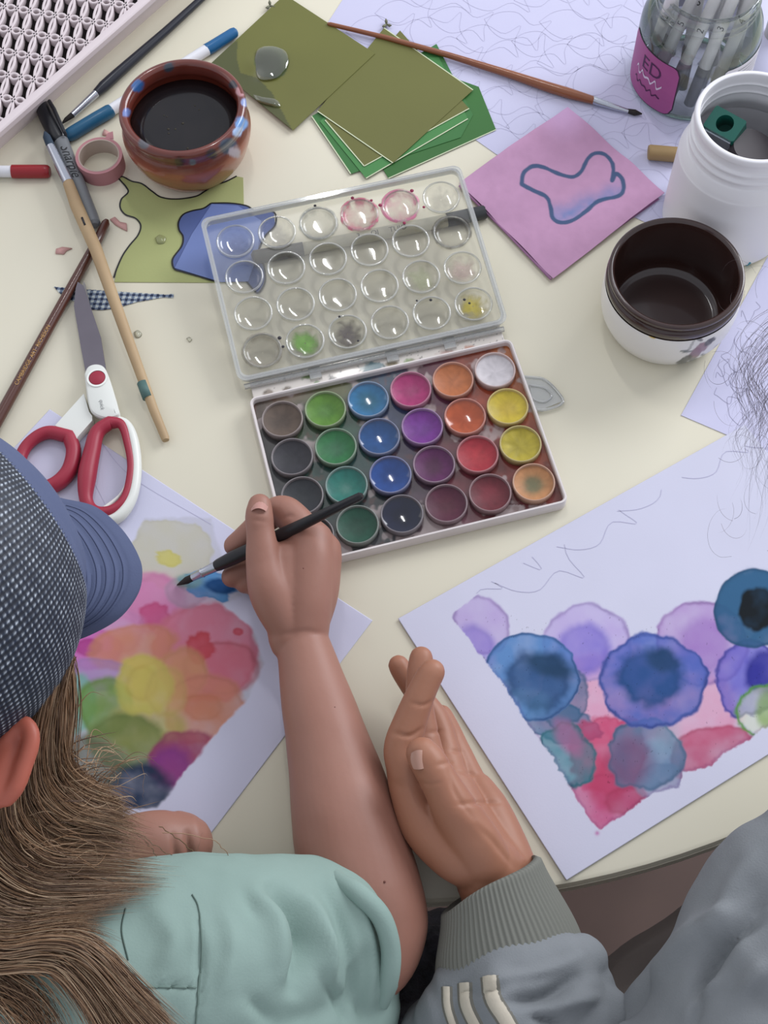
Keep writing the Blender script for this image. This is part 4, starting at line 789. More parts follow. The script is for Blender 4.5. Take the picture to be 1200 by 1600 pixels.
def plate():
    """lid plate with a round opening for every well"""
    V, F = [], []; xs = [lx0+.001]+[(q+.5)*.0332 for q in range(5)]+[lx1-.001]; ys = [ly0+.001]+[(p+.5)*.0332 for p in range(3)]+[ly1-.001]; n = 48
    for q in range(6):
        for p in range(4):
            cx, cy = q*.0332, p*.0332; b0 = len(V)
            for k in range(n):
                a = 2*PI*k/n; c_, s_ = math.cos(a), math.sin(a); V.append((cx+.0145*c_, cy+.0145*s_, 0))
                tx = ((xs[q+1]-cx) if c_ > 0 else (cx-xs[q]))/max(abs(c_), 1e-6); ty = ((ys[p+1]-cy) if s_ > 0 else (cy-ys[p]))/max(abs(s_), 1e-6); t = min(tx, ty); V.append((cx+t*c_, cy+t*s_, 0))
            F += [(b0+2*k, b0+2*k+1, b0+2*((k+1) % n)+1, b0+2*((k+1) % n)) for k in range(n)]
            for sx, sy in ((1, 1), (-1, 1), (-1, -1), (1, -1)):
                ax_ = xs[q+1] if sx > 0 else xs[q]; ay = ys[p+1] if sy > 0 else ys[p]; kk = int(math.atan2(ay-cy, ax_-cx)%(2*PI)/(2*PI)*n) % n
                V.append((ax_, ay, 0)); F.append((b0+2*kk+1, len(V)-1, b0+2*((kk+1) % n)+1))
    return V, F
lid = obj('lid', xf(plate(), LM), M_clear('lid_plate', '#fbfbf8', '#d8d8d2', gloss=.04, base=.03, facing=.15, rough=.35), pal, False, 'clear plastic mixing lid, tilted up at its far edge')
def lrim(ins, z0, z1, th):
    A_ = rrect(lx0+ins, lx1-ins, ly0+ins, ly1-ins, .007, 8); B_ = rrect(lx0+ins+th, lx1-ins-th, ly0+ins+th, ly1-ins-th, .006, 8); n = len(A_)
    V = [(*p, z0) for p in A_]+[(*p, z1) for p in A_]+[(*p, z1) for p in B_]+[(*p, z0) for p in B_]
    return xf((V, [(k*n+i, k*n+(i+1) % n, ((k+1) % 4)*n+(i+1) % n, ((k+1) % 4)*n+i) for k in range(4) for i in range(n)]), LM)
obj('rim_wall', lrim(0, 0, .0075, .0011), m_lid2, lid, 'auto'); obj('rim_lip', lrim(-.0016, .0066, .0078, .0036), m_lid2, lid, 'auto')
obj('hinge_bar', xf(tube([(lx0+.002, ly0-.0035, .001), (lx1-.002, ly0-.0035, .001)], .0022, 12), LM), m_lid2, lid, 'auto')
for u in (.03, .09, .135): obj('hinge_knuckle', xf(box(u, u+.009, ly0-.010, ly0-.001, -.0005, .0022), LM), m_lid2, lid, 'auto')
wprof = [(.0146, .0), (.0148, .0012), (.0144, .0021), (.0136, .0022), (.0130, .0014), (.0127, -.0006), (.0118, -.0020), (.009, -.0026), (.004, -.0028), (0, -.0028)]
for q in range(6):
    for p in range(4):
        V, F = lathe(wprof, 44, (q*.0332, p*.0332, 0)); wl = obj('mixing_well', xf((V, F), LM), m_lid, lid, True)
        obj('well_ring', xf(lathe([(.0147, .0005), (.0149, .0016), (.0143, .0023), (.0137, .0022), (.0133, .0012)], 44, (q*.0332, p*.0332, 0)), LM), m_lid2, wl, True)
RES = {(0, 0): ('#7c746a', .5, 1), (1, 0): ('#6fa048', .85, 0), (2, 0): ('#5c5654', .85, 0), (3, 0): ('#b0aca0', .15, 0), (5, 1): ('#b89c98', .55, 0), (5, 0): ('#b8a83c', .8, 0), (4, 1): ('#a8b088', .4, 0), (4, 3): ('#c45c88', .7, 2), (3, 3): ('#b8426c', .75, 2), (5, 2): ('#4c4844', .55, 1), (2, 3): ('#5a6468', .35, 1), (5, 3): ('#8a8680', .3, 0), (0, 3): ('#6a6a80', .25, 0), (1, 3): ('#5c5a70', .25, 0)}
m_res = M('dried_paint_film', '#ffffff', .45, attr='alpha')
for (q, p), (col, al, kind) in RES.items():
    n = 40; prof = [(.0005, -.0026), (.003, -.0026), (.006, -.0025), (.009, -.0024), (.0112, -.0019), (.0123, -.0012), (.0132, .0014), (.0142, .0025), (.0150, .0022), (.0160, .0012)]
    if kind == 0: prof = prof[:6]
    V, F = lathe(prof, n, (q*.0332, p*.0332, 0)); a = np.array([tuple(v) for v in V]); u = a[:, 0]-q*.0332; v = a[:, 1]-p*.0332; r = np.hypot(u, v)/.0145
    nz = noise(a[:, 0]*1.0, a[:, 1], 240, q+p)
    A_ = al*np.clip((sst(.85, .25, r+.9*(nz-.5)) if kind == 0 else (sst(.55, .95, r)*np.clip(nz*1.9-.4, 0, 1)+(.45*np.clip(nz*1.4-.2, 0, 1) if kind == 2 else .25))), 0, 1)
    A_ = np.where(r > 1.05, A_*(nz > .5), A_); K = np.column_stack([np.tile(np.array(lin(col)), (len(a), 1))*(.6+.8*nz)[:, None], A_])
    obj('paint_residue', xf((a+np.array([0, 0, .0002]), F, K), LM), m_res, lid, True, 'dried colour left in a mixing well')
m_spk = [M('speck_crimson', '#8c2048', .4), M('speck_dark', '#2c2a30', .4)]
for (q, p, dx, dy, s, k) in ((3, 3, -.002, .0158, .0014, 0), (4, 3, .012, .011, .0016, 0), (4, 3, -.0155, .004, .0016, 0), (4, 3, -.001, -.0165, .0014, 0), (3, 3, .012, .010, .0012, 0), (4, 1, -.001, .0, .0001, 1), (4, 0, .002, .011, .0012, 1), (4, 0, -.0085, .013, .0009, 1), (0, 0, .015, .007, .0016, 1), (0, 0, .016, -.001, .0012, 1), (2, 3, .001, .016, .0012, 1), (2, 0, -.003, .014, .001, 1), (5, 0, -.006, .005, .0012, 1), (5, 0, -.003, .001, .001, 1), (2, 0, .006, -.010, .001, 1), (4, 3, .0175, -.006, .0012, 0)):
    obj('paint_speck', xf(lathe([(s, 0), (s*.7, s*.4), (0, s*.5)], 9, (q*.0332+dx, p*.0332+dy, .0023)), LM), m_spk[k], lid, True)
# clasp at the right
gs = []
def pw(px, z): return [G(a, b, z) for a, b in px]
q = pw([(812, 588), (835, 590), (848, 592), (862, 602), (877, 620), (879, 629), (868, 636), (845, 641), (830, 636), (820, 628)], .003); gs.append(tube(cat(q, 40), .0011, 8, flat=1.0))
q = pw([(828, 602), (850, 606), (862, 618), (850, 628), (832, 622), (828, 602)], .003); gs.append(tube(cat(q, 30), .0008, 8)); 
P = pw([(812, 588), (848, 592), (862, 602), (879, 627), (845, 641), (822, 630)], .002); gs.append(prism([(p.x, p.y) for p in P], .0016, .0026))
obj('clasp', join(*gs), m_lid2, pal, 'auto', 'clear plastic closing tab')

# ------------------------------------------------------------------ the brush being used
tb, te = G(277, 914, .0012), G(566, 774, .092)
def al(t): return tb.lerp(te, t)
br = thing('paintbrush', 'black handled paintbrush held by the painting hand, tip on the pink paint', 'brush', tb)
obj('bristles', tube([al(-.002), al(.02), al(.055), al(.095)], [.0003, .0014, .0027, .0025], 14), m_bristle, br, 'auto', 'dark wet bristles'); obj('ferrule', tube([al(.09), al(.14), al(.145), al(.15), al(.235)], [.0026, .0031, .0035, .0031, .0038], 16), m_silver, br, 'auto', 'silver ferrule')
obj('handle', tube([al(.225), al(.24), al(.33), al(.5), al(.75), al(.99), al(1)], [.0038, .0043, .0051, .0046, .0037, .0028, .0018], 18), M('black_handle', '#1b1b1f', .35), br, 'auto')
# ------------------------------------------------------------------ the painter in the cap (lower left)
m_skin = M('skin_light', '#9b7061', .5, sss=.06, noise=(22, '#936657', .35), bump=(260, .25, .0004)); m_nail = M('nail', '#b4867c', .35, sss=.05); m_nail2 = M('nail_pale', '#b08878', .35)
pl = thing('person', 'person in a blue mesh cap and sage green shirt, holding a paintbrush', 'person', (-.30, .05, -.30))
arm = [(472, 1000, .030, .0175), (496, 1100, .032, .0235), (522, 1200, .034, .0290), (543, 1300, .036, .0345), (566, 1390, .034, .0365), (578, 1448, .030, .0350), (556, 1492, .030, .033), (480, 1510, .04, .030), (380, 1525, .05, .030)]
hand = [
    [(472, 1010, .030, .0165), (478, 940, .040, .018), (485, 880, .046, .0165), (487, 846, .046, .0150)],
    [(470, 1000, .028, .0150), (490, 930, .035, .0165), (500, 878, .040, .0150), (503, 862, .040, .0140)],
    [(466, 990, .026, .0150), (488, 950, .028, .0150), (498, 900, .030, .0140)],
    [(455, 1000, .032, .0150), (448, 930, .042, .0165), (450, 880, .044, .0160)],
    [(458, 995, .034, .0130), (426, 930, .048, .0150), (413, 880, .054, .0125), (407, 835, .060, .0098), (405, 808, .064, .0096), (406, 790, .065, .0082)],
    [(482, 850, .046, .0145), (462, 815, .048, .0120), (440, 797, .048, .0105), (414, 812, .040, .0095), (385, 838, .030, .0088), (366, 852, .024, .0078)],
    [(503, 866, .040, .0138), (470, 862, .026, .0110), (430, 872, .018, .0095), (390, 888, .014, .0088), (363, 901, .0125, .0080)],
    [(500, 900, .032, .0130), (470, 905, .016, .0100), (420, 908, .0125, .0085), (383, 911, .0105, .0075)],
    [(495, 930, .026, .0120), (470, 940, .014, .0095), (430, 938, .0105, .0080), (405, 932, .0095, .0070)],
]
# left arm resting behind the hair, head and neck
arm2 = [(60, 1460, .09, .040), (120, 1400, .050, .032), (190, 1345, .034, .0255), (250, 1325, .032, .0235), (285, 1318, .030, .0190)]
fing = [[(280, 1305, .030, .0150), (303, 1318, .026, .0095), (309, 1352, .022, .0085), (303, 1384, .016, .0078)], [(270, 1315, .028, .0140), (290, 1335, .022, .0085), (288, 1372, .016, .0080)], [(250, 1325, .026, .0140), (268, 1345, .020, .0085), (266, 1380, .014, .0080)]]
Cc = G(-150, 925, .300); dirh = Vector((.72, .62, -.30)).normalized()
hd = [tuple(Cc+Vector((0, 0, -.015))), tuple(Cc+Vector((-.01, -.06, -.06)))]
trunk_pts = lambda L_: [tube(cat(L_, 16)[:, :3], cat(L_, 16)[:, 3], 24, 'round')]
extra = trunk_pts([(Cc.x-.005, Cc.y-.006, Cc.z-.006, .068), (Cc.x+.006, Cc.y-.022, Cc.z-.045, .058), (Cc.x-.02, Cc.y-.07, Cc.z-.10, .045), (Cc.x-.04, Cc.y-.12, Cc.z-.17, .045), (Cc.x-.05, Cc.y-.17, Cc.z-.26, .05), (Cc.x-.05, Cc.y-.24, Cc.z-.50, .08)])
SK_F = [([(291, 1300), (298, 1340), (297, 1385)], -.0035, 5), ([(270, 1305), (276, 1345), (275, 1385)], -.0025, 5), ([(398, 800), (414, 801)], -.0007, 3), ([(393, 812), (415, 815)], -.0006, 3), ([(440, 812), (452, 806), (462, 808)], -.0008, 3), ([(440, 992), (475, 986), (505, 990)], -.0006, 4)]
organic('body', [arm]+hand+[arm2]+fing, m_skin, pl, .0014, 5, SK_F, (.0008, 1.0), 'pale skin', extra)
def nail(px, z, w_, l_, ang, parent, mat, tilt=0, roll=0):
    V = []; n, m = 7, 6; F = []
    for j in range(m):
        t = j/(m-1)*2-1
        for i in range(n):
            s = i/(n-1)*2-1; ww = w_*(1-.22*max(t, 0)**2-.15*max(-t, 0)**2); y = l_*t*(1-.18*s*s); V.append((s*ww/2, y/2, -.28*w_*s*s+.0003))
    F = [(j*n+i, j*n+i+1, (j+1)*n+i+1, (j+1)*n+i) for j in range(m-1) for i in range(n-1)]
    mt = Matrix.Translation(G(px[0], px[1], z))@Matrix.Rotation(math.radians(ang), 4, 'Z')@Matrix.Rotation(math.radians(tilt), 4, 'X')@Matrix.Rotation(math.radians(roll), 4, 'Y')
    return obj('fingernail', xf((V, F), mt), mat, parent, True)
nail((405, 786), .0735, .0115, .0125, -3, pl, m_nail, -28)
for (x, y, z, r_) in ((500, 1136, .052, .0007), (541, 1128, .052, .0006), (523, 1105, .056, .0005), (601, 1378, .068, .0008), (526, 1328, .068, .0007), (474, 888, .064, .0005)):
    obj('freckle', xf(lathe([(r_, 0), (r_*.6, .0003), (0, .0004)], 8), Matrix.Translation(G(x, y, z))), M('freckle', '#6e4036', .6), pl, True)
def draped(px, w_, name, mat, parent, ref, lift=.0012):
    """strip laid over the surface of ref along a pixel path"""
    dg = bpy.context.evaluated_depsgraph_get(); dg.update(); off = Vector((0, 0, 0)); p = ref
    while p is not None: off += p.location; p = p.parent
    P = cat(px, 26); T = np.gradient(P, axis=0); T /= np.linalg.norm(T, axis=1)[:, None]; V = []; nW = 6
    for p, t in zip(P, T):
        for k in range(nW+1):
            q = p+np.array([-t[1], t[0]])*(k/nW-.5)*w_; d = Vector(FWD*CAM_F+RT*(q[0]-600)+UP*(800-q[1])).normalized(); ok, h, n_, _i = ref.ray_cast(Vector((0, 0, CAM_H))-off, d)
            V.append((h+off+n_*lift*(1-abs(2*k/nW-1)**4)) if ok else None)
    F = [(a*(nW+1)+k, a*(nW+1)+k+1, (a+1)*(nW+1)+k+1, (a+1)*(nW+1)+k) for a in range(25) for k in range(nW)]; F = [f for f in F if all(V[i] is not None for i in f)]
    F = [f for f in F if max((V[i]-V[f[0]]).length for i in f) < .015]
    us = sorted({i for f in F for i in f}); mp = {a: b for b, a in enumerate(us)}
    if F: return obj(name, ([V[i] for i in us], [tuple(mp[i] for i in f) for f in F]), mat, parent, True)
# shirt
m_shirt = M('sage_shirt', '#94aaa2', .85, spec=.15, noise=(16, '#869c94', .4), bump=(700, .35, .0004))
sh_ch = [[(548, 1484, .036, .036), (510, 1458, .046, .044), (440, 1470, .060, .050), (330, 1500, .085, .060), (200, 1520, .100, .062), (60, 1540, .110, .075), (-120, 1580, .10, .10)],
         [(506, 1398, .052, .020), (470, 1425, .060, .032), (400, 1440, .066, .038), (300, 1450, .070, .036), (200, 1460, .075, .036)],
         [(548, 1520, .02, .032), (520, 1565, .015, .042), (430, 1590, .03, .060), (300, 1640, .05, .080), (100, 1660, .06, .09)],
         [(330, 1600, .01, .08), (300, 1700, -.1, .10)], [(100, 1600, .02, .09), (60, 1700, -.2, .12)]]
FS = [([(430, 1388), (466, 1425), (480, 1480), (462, 1545)], -.016, 15), ([(400, 1395), (430, 1440), (440, 1520)], .006, 16), ([(480, 1400), (505, 1450), (510, 1530)], .006, 12), ([(500, 1380), (530, 1430), (548, 1500), (545, 1560)], -.0045, 9), ([(520, 1370), (565, 1430), (582, 1500), (575, 1570)], .004, 9),
      ([(350, 1420), (362, 1480), (345, 1560)], .003, 14), ([(310, 1440), (314, 1500), (305, 1600)], -.0028, 5), ([(230, 1540), (305, 1542)], -.0025, 4), ([(500, 1520), (530, 1570), (545, 1600)], -.005, 9), ([(470, 1420), (505, 1470), (515, 1540)], .004, 10), ([(380, 1390), (400, 1430)], -.003, 10), ([(160, 1470), (150, 1540)], -.003, 12), ([(556, 1385), (592, 1430), (606, 1490), (598, 1560)], -.0012, 4), ([(390, 1560), (430, 1600)], -.004, 12), ([(240, 1420), (270, 1470), (250, 1520)], .003, 18)]
shirt = organic('shirt', sh_ch, m_shirt, pl, .0028, 7, FS, (.0022, 1.1), 'sage green short sleeved shirt')
sb = [G(x, y, z) for x, y, z in ((516, 1352, .052), (528, 1376, .078), (560, 1396, .088), (595, 1432, .082), (610, 1480, .070), (607, 1530, .055), (592, 1575, .030))]
obj('sleeve_hem', tube(cat(sb, 40), cat([(r_, 0, 0) for r_ in (.004, .0055, .006, .006, .006, .006, .005)], 40)[:, 0], 12, 'round'), m_shirt, pl, True)
seams = 1
st_ = [G(x, y, z) for x, y, z in ((308, 1430, .1125), (316, 1480, .128), (312, 1540, .136), (306, 1600, .14))]
m_seam = M('seam_dark', '#6c8078', .9)  # seam strips in a darker sage than the shirt
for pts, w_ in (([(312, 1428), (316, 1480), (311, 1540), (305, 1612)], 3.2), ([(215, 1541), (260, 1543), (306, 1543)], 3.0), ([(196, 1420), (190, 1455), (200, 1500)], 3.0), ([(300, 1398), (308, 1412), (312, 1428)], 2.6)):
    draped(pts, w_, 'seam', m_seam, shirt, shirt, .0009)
# cap --------------------------------------------------------------
dv = (RT*math.cos(math.radians(35))+UP*math.sin(math.radians(35))); vd = np.array(Cc)-np.array([0, 0, CAM_H]); vd = vd/np.linalg.norm(vd); dv = dv-vd*(dv@vd); dv /= np.linalg.norm(dv)
fd = Vector(dv*math.cos(math.radians(11.5))+vd*math.sin(math.radians(11.5))); tocam = Vector(-vd); side_ = fd.cross(tocam).normalized(); upv = side_.cross(fd).normalized()
RC = .084
def capsurf(a0, a1, na, nb, rad, keep=lambda n_: True):
    V = []; F = []; uv = []
    for i in range(na+1):
        a = a0+(a1-a0)*i/na
        for j in range(nb):
            b = 2*PI*j/nb; n_ = fd*math.cos(a)+(upv*math.cos(b)+side_*math.sin(b))*math.sin(a); V.append(Cc+n_*rad(a, b)); 
    F = [(i*nb+j, (i+1)*nb+j, (i+1)*nb+(j+1) % nb, i*nb+(j+1) % nb) for i in range(na) for j in range(nb)]
    nn = [(v-Cc).normalized() for v in V]; F = [f for f in F if all(keep(nn[k]) for k in f)]
    us = sorted({k for f in F for k in f}); mp = {k: q for q, k in enumerate(us)}; return [V[k] for k in us], [tuple(mp[k] for k in f) for f in F], us
m_cap = M('cap_cotton', '#5b6480', .85, spec=.2, bump=(900, .3, .0003), noise=(30, '#545c78', .4))
low = (tocam*.9+Vector((0, 0, .5))).normalized(); keep = lambda n_: n_.dot(low) > -.42
cap = obj('cap', capsurf(math.radians(1), math.radians(43), 26, 110, lambda a, b: RC*(1.004+.010*math.exp(-((a-math.radians(30))/.06)**2)-.006*math.exp(-((a-math.radians(37))/.018)**2)), keep)[:2], m_cap, pl, True, 'blue mesh backed cap with a stitched brim')
def mesh_mat():
    m = bpy.data.materials.new('cap_mesh'); m.use_nodes = True; nt = m.node_tree; N = nt.nodes; L = nt.links; b = N['Principled BSDF']; b.inputs['Roughness'].default_value = .6
    a = N.new('ShaderNodeAttribute'); a.attribute_name = 'paint'; L.new(a.outputs['Color'], b.inputs['Base Color']); return m
# woven mesh: fine cells, thread crossings raised
na, nb = 200, 620; V, F, us = capsurf(math.radians(41.5), math.radians(150), na, nb, lambda a, b: RC, keep)
K = []; V2 = []
for v, k in zip(V, us):
    i, j = divmod(k, nb); a = math.radians(41.5)+(math.radians(108.5))*i/na; b = 2*PI*j/nb
    p_ = a*RC/.0030; q_ = j/620*155.0; s1 = .5+.5*math.cos(2*PI*p_/1.0); s2 = .5+.5*math.cos(2*PI*q_); nz_ = (math.sin(a*31+b*17)+math.sin(b*43-a*9))*.25+.5
    h = max(s1*.6, s2); K.append((s1, s2, nz_)); V2.append(v+(v-Cc).normalized()*.0004*h)
K = np.array(K); base = np.array(lin('#0e1422')); th = np.array(lin('#212c40')); hi = np.array(lin('#c9d2dc'))
t1 = np.clip((K[:, 1]-.35)*2, 0, 1)[:, None]; col = base*(1-t1)+th*t1; t2 = (np.clip((K[:, 0]-.5)*2.4, 0, 1)*np.clip((K[:, 1]-.45)*2.4, 0, 1)*(.35+.75*K[:, 2]))[:, None]; col = col*(1-t2)+hi*t2
obj('mesh_panel', (V2, F, col), mesh_mat(), cap, True, 'navy woven mesh flecked with white')
# brim
outl = cat([(62, 770), (100, 779), (150, 792), (190, 826), (215, 865), (221, 893), (214, 925), (188, 960), (150, 984), (112, 999), (80, 1003)], 60); inn_ = cat([(20, 800), (35, 840), (45, 890), (50, 930), (50, 960), (45, 985)], 60); V = []; nr = 44
def bz(t, s): return .262-.020*t-.018*(2*s-1)**2*(.4+.6*t)
for s in range(60):
    S = s/59
    for k in range(nr+1):
        t = k/nr; x = inn_[s][0]*(1-t)+outl[s][0]*t; y = inn_[s][1]*(1-t)+outl[s][1]*t; g_ = 0
        for q in (.46, .55, .64, .72, .80, .87): 
            g_ -= .0007*math.exp(-((t-q)/.013)**2)
        V.append(G(x, y, bz(t, S)+g_))
n = nr+1; F = [(s*n+k, (s+1)*n+k, (s+1)*n+k+1, s*n+k+1) for s in range(59) for k in range(nr)]
# smooth brim normals upward check, then give it thickness
N0 = len(V); V += [v-Vector((0, 0, .0030)) for v in V]; F2 = [tuple(i+N0 for i in f)[::-1] for f in F]; bd = [s*n+nr for s in range(60)]
F += F2+[(bd[i], bd[i]+N0, bd[i+1]+N0, bd[i+1]) for i in range(59)]+[(k, k+1, k+1+N0, k+N0) for k in range(nr)]+[(59*n+k+1, 59*n+k, 59*n+k+N0, 59*n+k+1+N0) for k in range(nr)]
bo_ = obj('brim', (V, F), m_cap, cap, True, 'curved brim with rows of stitching'); 
bm = bmesh.new(); bm.from_mesh(bo_.data); bmesh.ops.recalc_face_normals(bm, faces=bm.faces); bm.to_mesh(bo_.data); bm.free(); shade_auto(bo_.data, .8)
gs = []
for t in (.505, .595, .68, .76, .835): 
    x = [inn_[s]*(1-t)+outl[s]*t for s in range(8, 53)]; gs.append(tube([G(*p, bz(t, (8+i)/59)+.0000) for i, p in enumerate(x)], .00028, 5))
obj('stitching', join(*gs), M('thread_dark', '#3a4360', .9), cap, True)
# ear
er = cat([(10, 1248), (26, 1228), (40, 1190), (49, 1160), (46, 1140), (34, 1131), (20, 1145), (5, 1170)], 30)
eg = [tube([G(x, y, .280+.006*math.sin(i/30*PI)) for i, (x, y) in enumerate(er)], .0042, 12, 'round'), tube([G(x, y, .278) for x, y in cat([(-6, 1240), (8, 1205), (22, 1165)], 12)], .0075, 12, 'round')]
eo = obj('ear', join(*eg), M('ear_skin', '#a85a48', .5, sss=.1), pl, True, 'reddish ear below the cap'); bake(eo, [('REMESH', dict(mode='VOXEL', voxel_size=.0014, use_smooth_shade=True)), ('SMOOTH', dict(factor=.5, iterations=5))])
eo.data.materials.clear(); eo.data.materials.append(M('ear_skin', '', .5))
# hair --------------------------------------------------------------
def strand_mesh(paths, rads, n=3):
    P = np.array(paths); m, k, _ = P.shape; T = np.gradient(P, axis=1); T /= np.linalg.norm(T, axis=2)[..., None]+1e-9; up = np.array([.1, .05, 1.0]); u = np.cross(T, up); u /= np.linalg.norm(u, axis=2)[..., None]+1e-9; v = np.cross(T, u)
    tp = np.clip(1.15-np.linspace(0, 1, k)**3*1.1, .08, 1); ang = np.arange(n)*2*PI/n
    R = np.array(rads)[:, None, None, None]*tp[None, :, None, None]; V = P[:, :, None, :]+R*(np.cos(ang)[None, None, :, None]*u[:, :, None, :]+np.sin(ang)[None, None, :, None]*v[:, :, None, :])
    idx = np.arange(m*k*n).reshape(m, k, n); a = idx[:, :-1, :]; b = idx[:, 1:, :]; F = np.stack([a, np.roll(a, -1, 2), np.roll(b, -1, 2), b], -1).reshape(-1, 4)
    return V.reshape(-1, 3), F
def quickobj(name, V, F, mat, parent, K=None, label=None):
    me = bpy.data.meshes.new(name); me.vertices.add(len(V)); me.vertices.foreach_set('co', np.asarray(V, np.float32).ravel()); me.loops.add(F.size); me.loops.foreach_set('vertex_index', F.ravel().astype(np.int32)); me.polygons.add(len(F))
    me.polygons.foreach_set('loop_start', np.arange(0, F.size, 4, dtype=np.int32)); me.update(calc_edges=True); me.validate(); me.polygons.foreach_set('use_smooth', [True]*len(me.polygons)); me.materials.append(mat)
    if K is not None:
        a = me.color_attributes.new('paint', 'FLOAT_COLOR', 'POINT'); a.data.foreach_set('color', np.hstack([K, np.ones((len(K), 1))]).astype(np.float32).ravel())
    o = bpy.data.objects.new(name, me); C.objects.link(o); off = Vector((0, 0, 0)); p = parent
    if p is not None: o.parent = p
    while p is not None: off += p.location; p = p.parent
    o.location = -off
    if label: o['label'] = label
    return o
def interp_hair(guides, n, k=26, spread=7, zs=.008, clump=.5, fr=2.0, seed=1, tail=0):
    r = np.random.default_rng(seed); Gd = [cat(g_, k) for g_ in guides]; out = []
    cl = r.uniform(0, len(Gd)-1, max(3, n//28)); clo = r.normal(0, 1, (len(cl), 3))
    for i in range(n):
        q = r.integers(len(cl)); s = np.clip((cl[q] if r.random() < clump else r.uniform(0, len(Gd)-1))+r.normal(0, .10), 0, len(Gd)-1.001); a = int(s); t = s-a; p = Gd[a]*(1-t)+Gd[a+1]*t
        o_ = clo[q]*.8+r.normal(0, .6, 3); ph = r.uniform(0, 6.3, 4); L = np.linspace(0, 1, k); w_ = .5+L*1.1
        x = p[:, 0]+spread*o_[0]*w_+fr*np.sin(L*5+ph[0])*1.6+fr*.5*np.sin(L*13+ph[1]); y = p[:, 1]+spread*o_[1]*w_+fr*np.sin(L*4.3+ph[2])*1.6+fr*.5*np.sin(L*11+ph[3]); z = p[:, 2]+zs*o_[2]*.7
        if tail: cut = r.uniform(1-tail, 1); Li = np.linspace(0, cut, k); x = np.interp(Li, L, x); y = np.interp(Li, L, y); z = np.interp(Li, L, z)
        d = FWD[None]*CAM_F+RT[None]*(x-600)[:, None]+UP[None]*(800-y)[:, None]; tt = (z-CAM_H)/d[:, 2]; out.append(np.column_stack([tt*d[:, 0], tt*d[:, 1], z]))
    return out
def haircol(n, k, nn, cols, seed):
    r = np.random.default_rng(seed); c = np.array([lin(h) for h in cols]); a = c[r.integers(len(c), size=n)]*r.uniform(.75, 1.25, (n, 1)); return np.repeat(a, k*nn, 0)
HC = ['#765c46', '#8e6e52', '#a4866a', '#5c4638', '#bca284', '#7e6450', '#98785c']
GA = [
    [(112, 1030, .262), (100, 1070, .255), (98, 1120, .245), (95, 1165, .232), (105, 1205, .215), (140, 1232, .198), (180, 1248, .185), (208, 1268, .175)],
    [(92, 1050, .262), (78, 1110, .252), (70, 1170, .240), (80, 1220, .222), (120, 1255, .200), (170, 1270, .185), (222, 1292, .170)],
    [(70, 1080, .262), (55, 1140, .252), (45, 1200, .242), (52, 1250, .226), (95, 1290, .200), (160, 1300, .180), (235, 1318, .160)],
    [(40, 1110, .262), (30, 1180, .252), (18, 1240, .242), (25, 1290, .226), (75, 1330, .200), (150, 1335, .180), (260, 1345, .150)],
    [(0, 1130, .262), (-5, 1200, .252), (-15, 1260, .242), (0, 1320, .225), (60, 1365, .200), (140, 1368, .180), (270, 1375, .145)],
    [(-50, 1140, .262), (-45, 1220, .252), (-50, 1290, .240), (-25, 1350, .222), (40, 1395, .200), (130, 1400, .180), (240, 1392, .160)],
    [(-90, 1140, .262), (-80, 1240, .250), (-85, 1320, .238), (-55, 1390, .220), (15, 1425, .205), (100, 1425, .190), (190, 1412, .176)],
    [(-120, 1140, .262), (-110, 1260, .250), (-115, 1350, .238), (-80, 1430, .220), (0, 1458, .208), (80, 1448, .200), (150, 1440, .192)],
    [(-140, 1200, .255), (-130, 1320, .240), (-120, 1400, .230), (-60, 1470, .218), (20, 1475, .210), (90, 1458, .205), (140, 1455, .200), (190, 1480, .196)],
]
GB = [
    [(-60, 1440, .222), (0, 1470, .218), (70, 1462, .214), (125, 1466, .210), (165, 1492, .205), (200, 1530, .200), (240, 1570, .196), (300, 1625, .19)],
    [(-70, 1470, .216), (0, 1492, .213), (60, 1482, .210), (112, 1486, .206), (150, 1515, .202), (185, 1556, .197), (220, 1595, .193), (260, 1640, .19)],
    [(-80, 1500, .214), (-20, 1512, .210), (30, 1508, .206), (80, 1512, .202), (115, 1545, .198), (145, 1590, .194), (165, 1640, .19)],
]
GC = [[(-80, 1470, .214), (-20, 1500, .206), (20, 1520, .200), (60, 1550, .196), (90, 1600, .19), (100, 1650, .19)], [(-90, 1520, .214), (-40, 1550, .206), (0, 1570, .200), (30, 1600, .196), (50, 1640, .19), (60, 1680, .18)]]
GD = [[(20, 1060, .262), (36, 1110, .258), (46, 1160, .245), (56, 1210, .228), (80, 1255, .205)], [(50, 1020, .262), (74, 1070, .258), (76, 1120, .248), (78, 1180, .232), (100, 1240, .205)], [(82, 990, .262), (104, 1030, .256), (108, 1090, .246), (100, 1150, .235), (98, 1195, .222), (130, 1235, .2)]]
m_hair = M('hair_strands', '#ffffff', .42, attr=True, spec=.35)
allp = interp_hair(GA, 6800, 26, 6, .010, .6, 2.0, 3, .28)+interp_hair(GB, 2000, 26, 6, .006, .6, 2.0, 4, .1)+interp_hair(GC, 260, 26, 12, .004, .4, 4.0, 5, .2)+interp_hair(GD, 1900, 26, 7, .006, .6, 1.5, 6, .1)
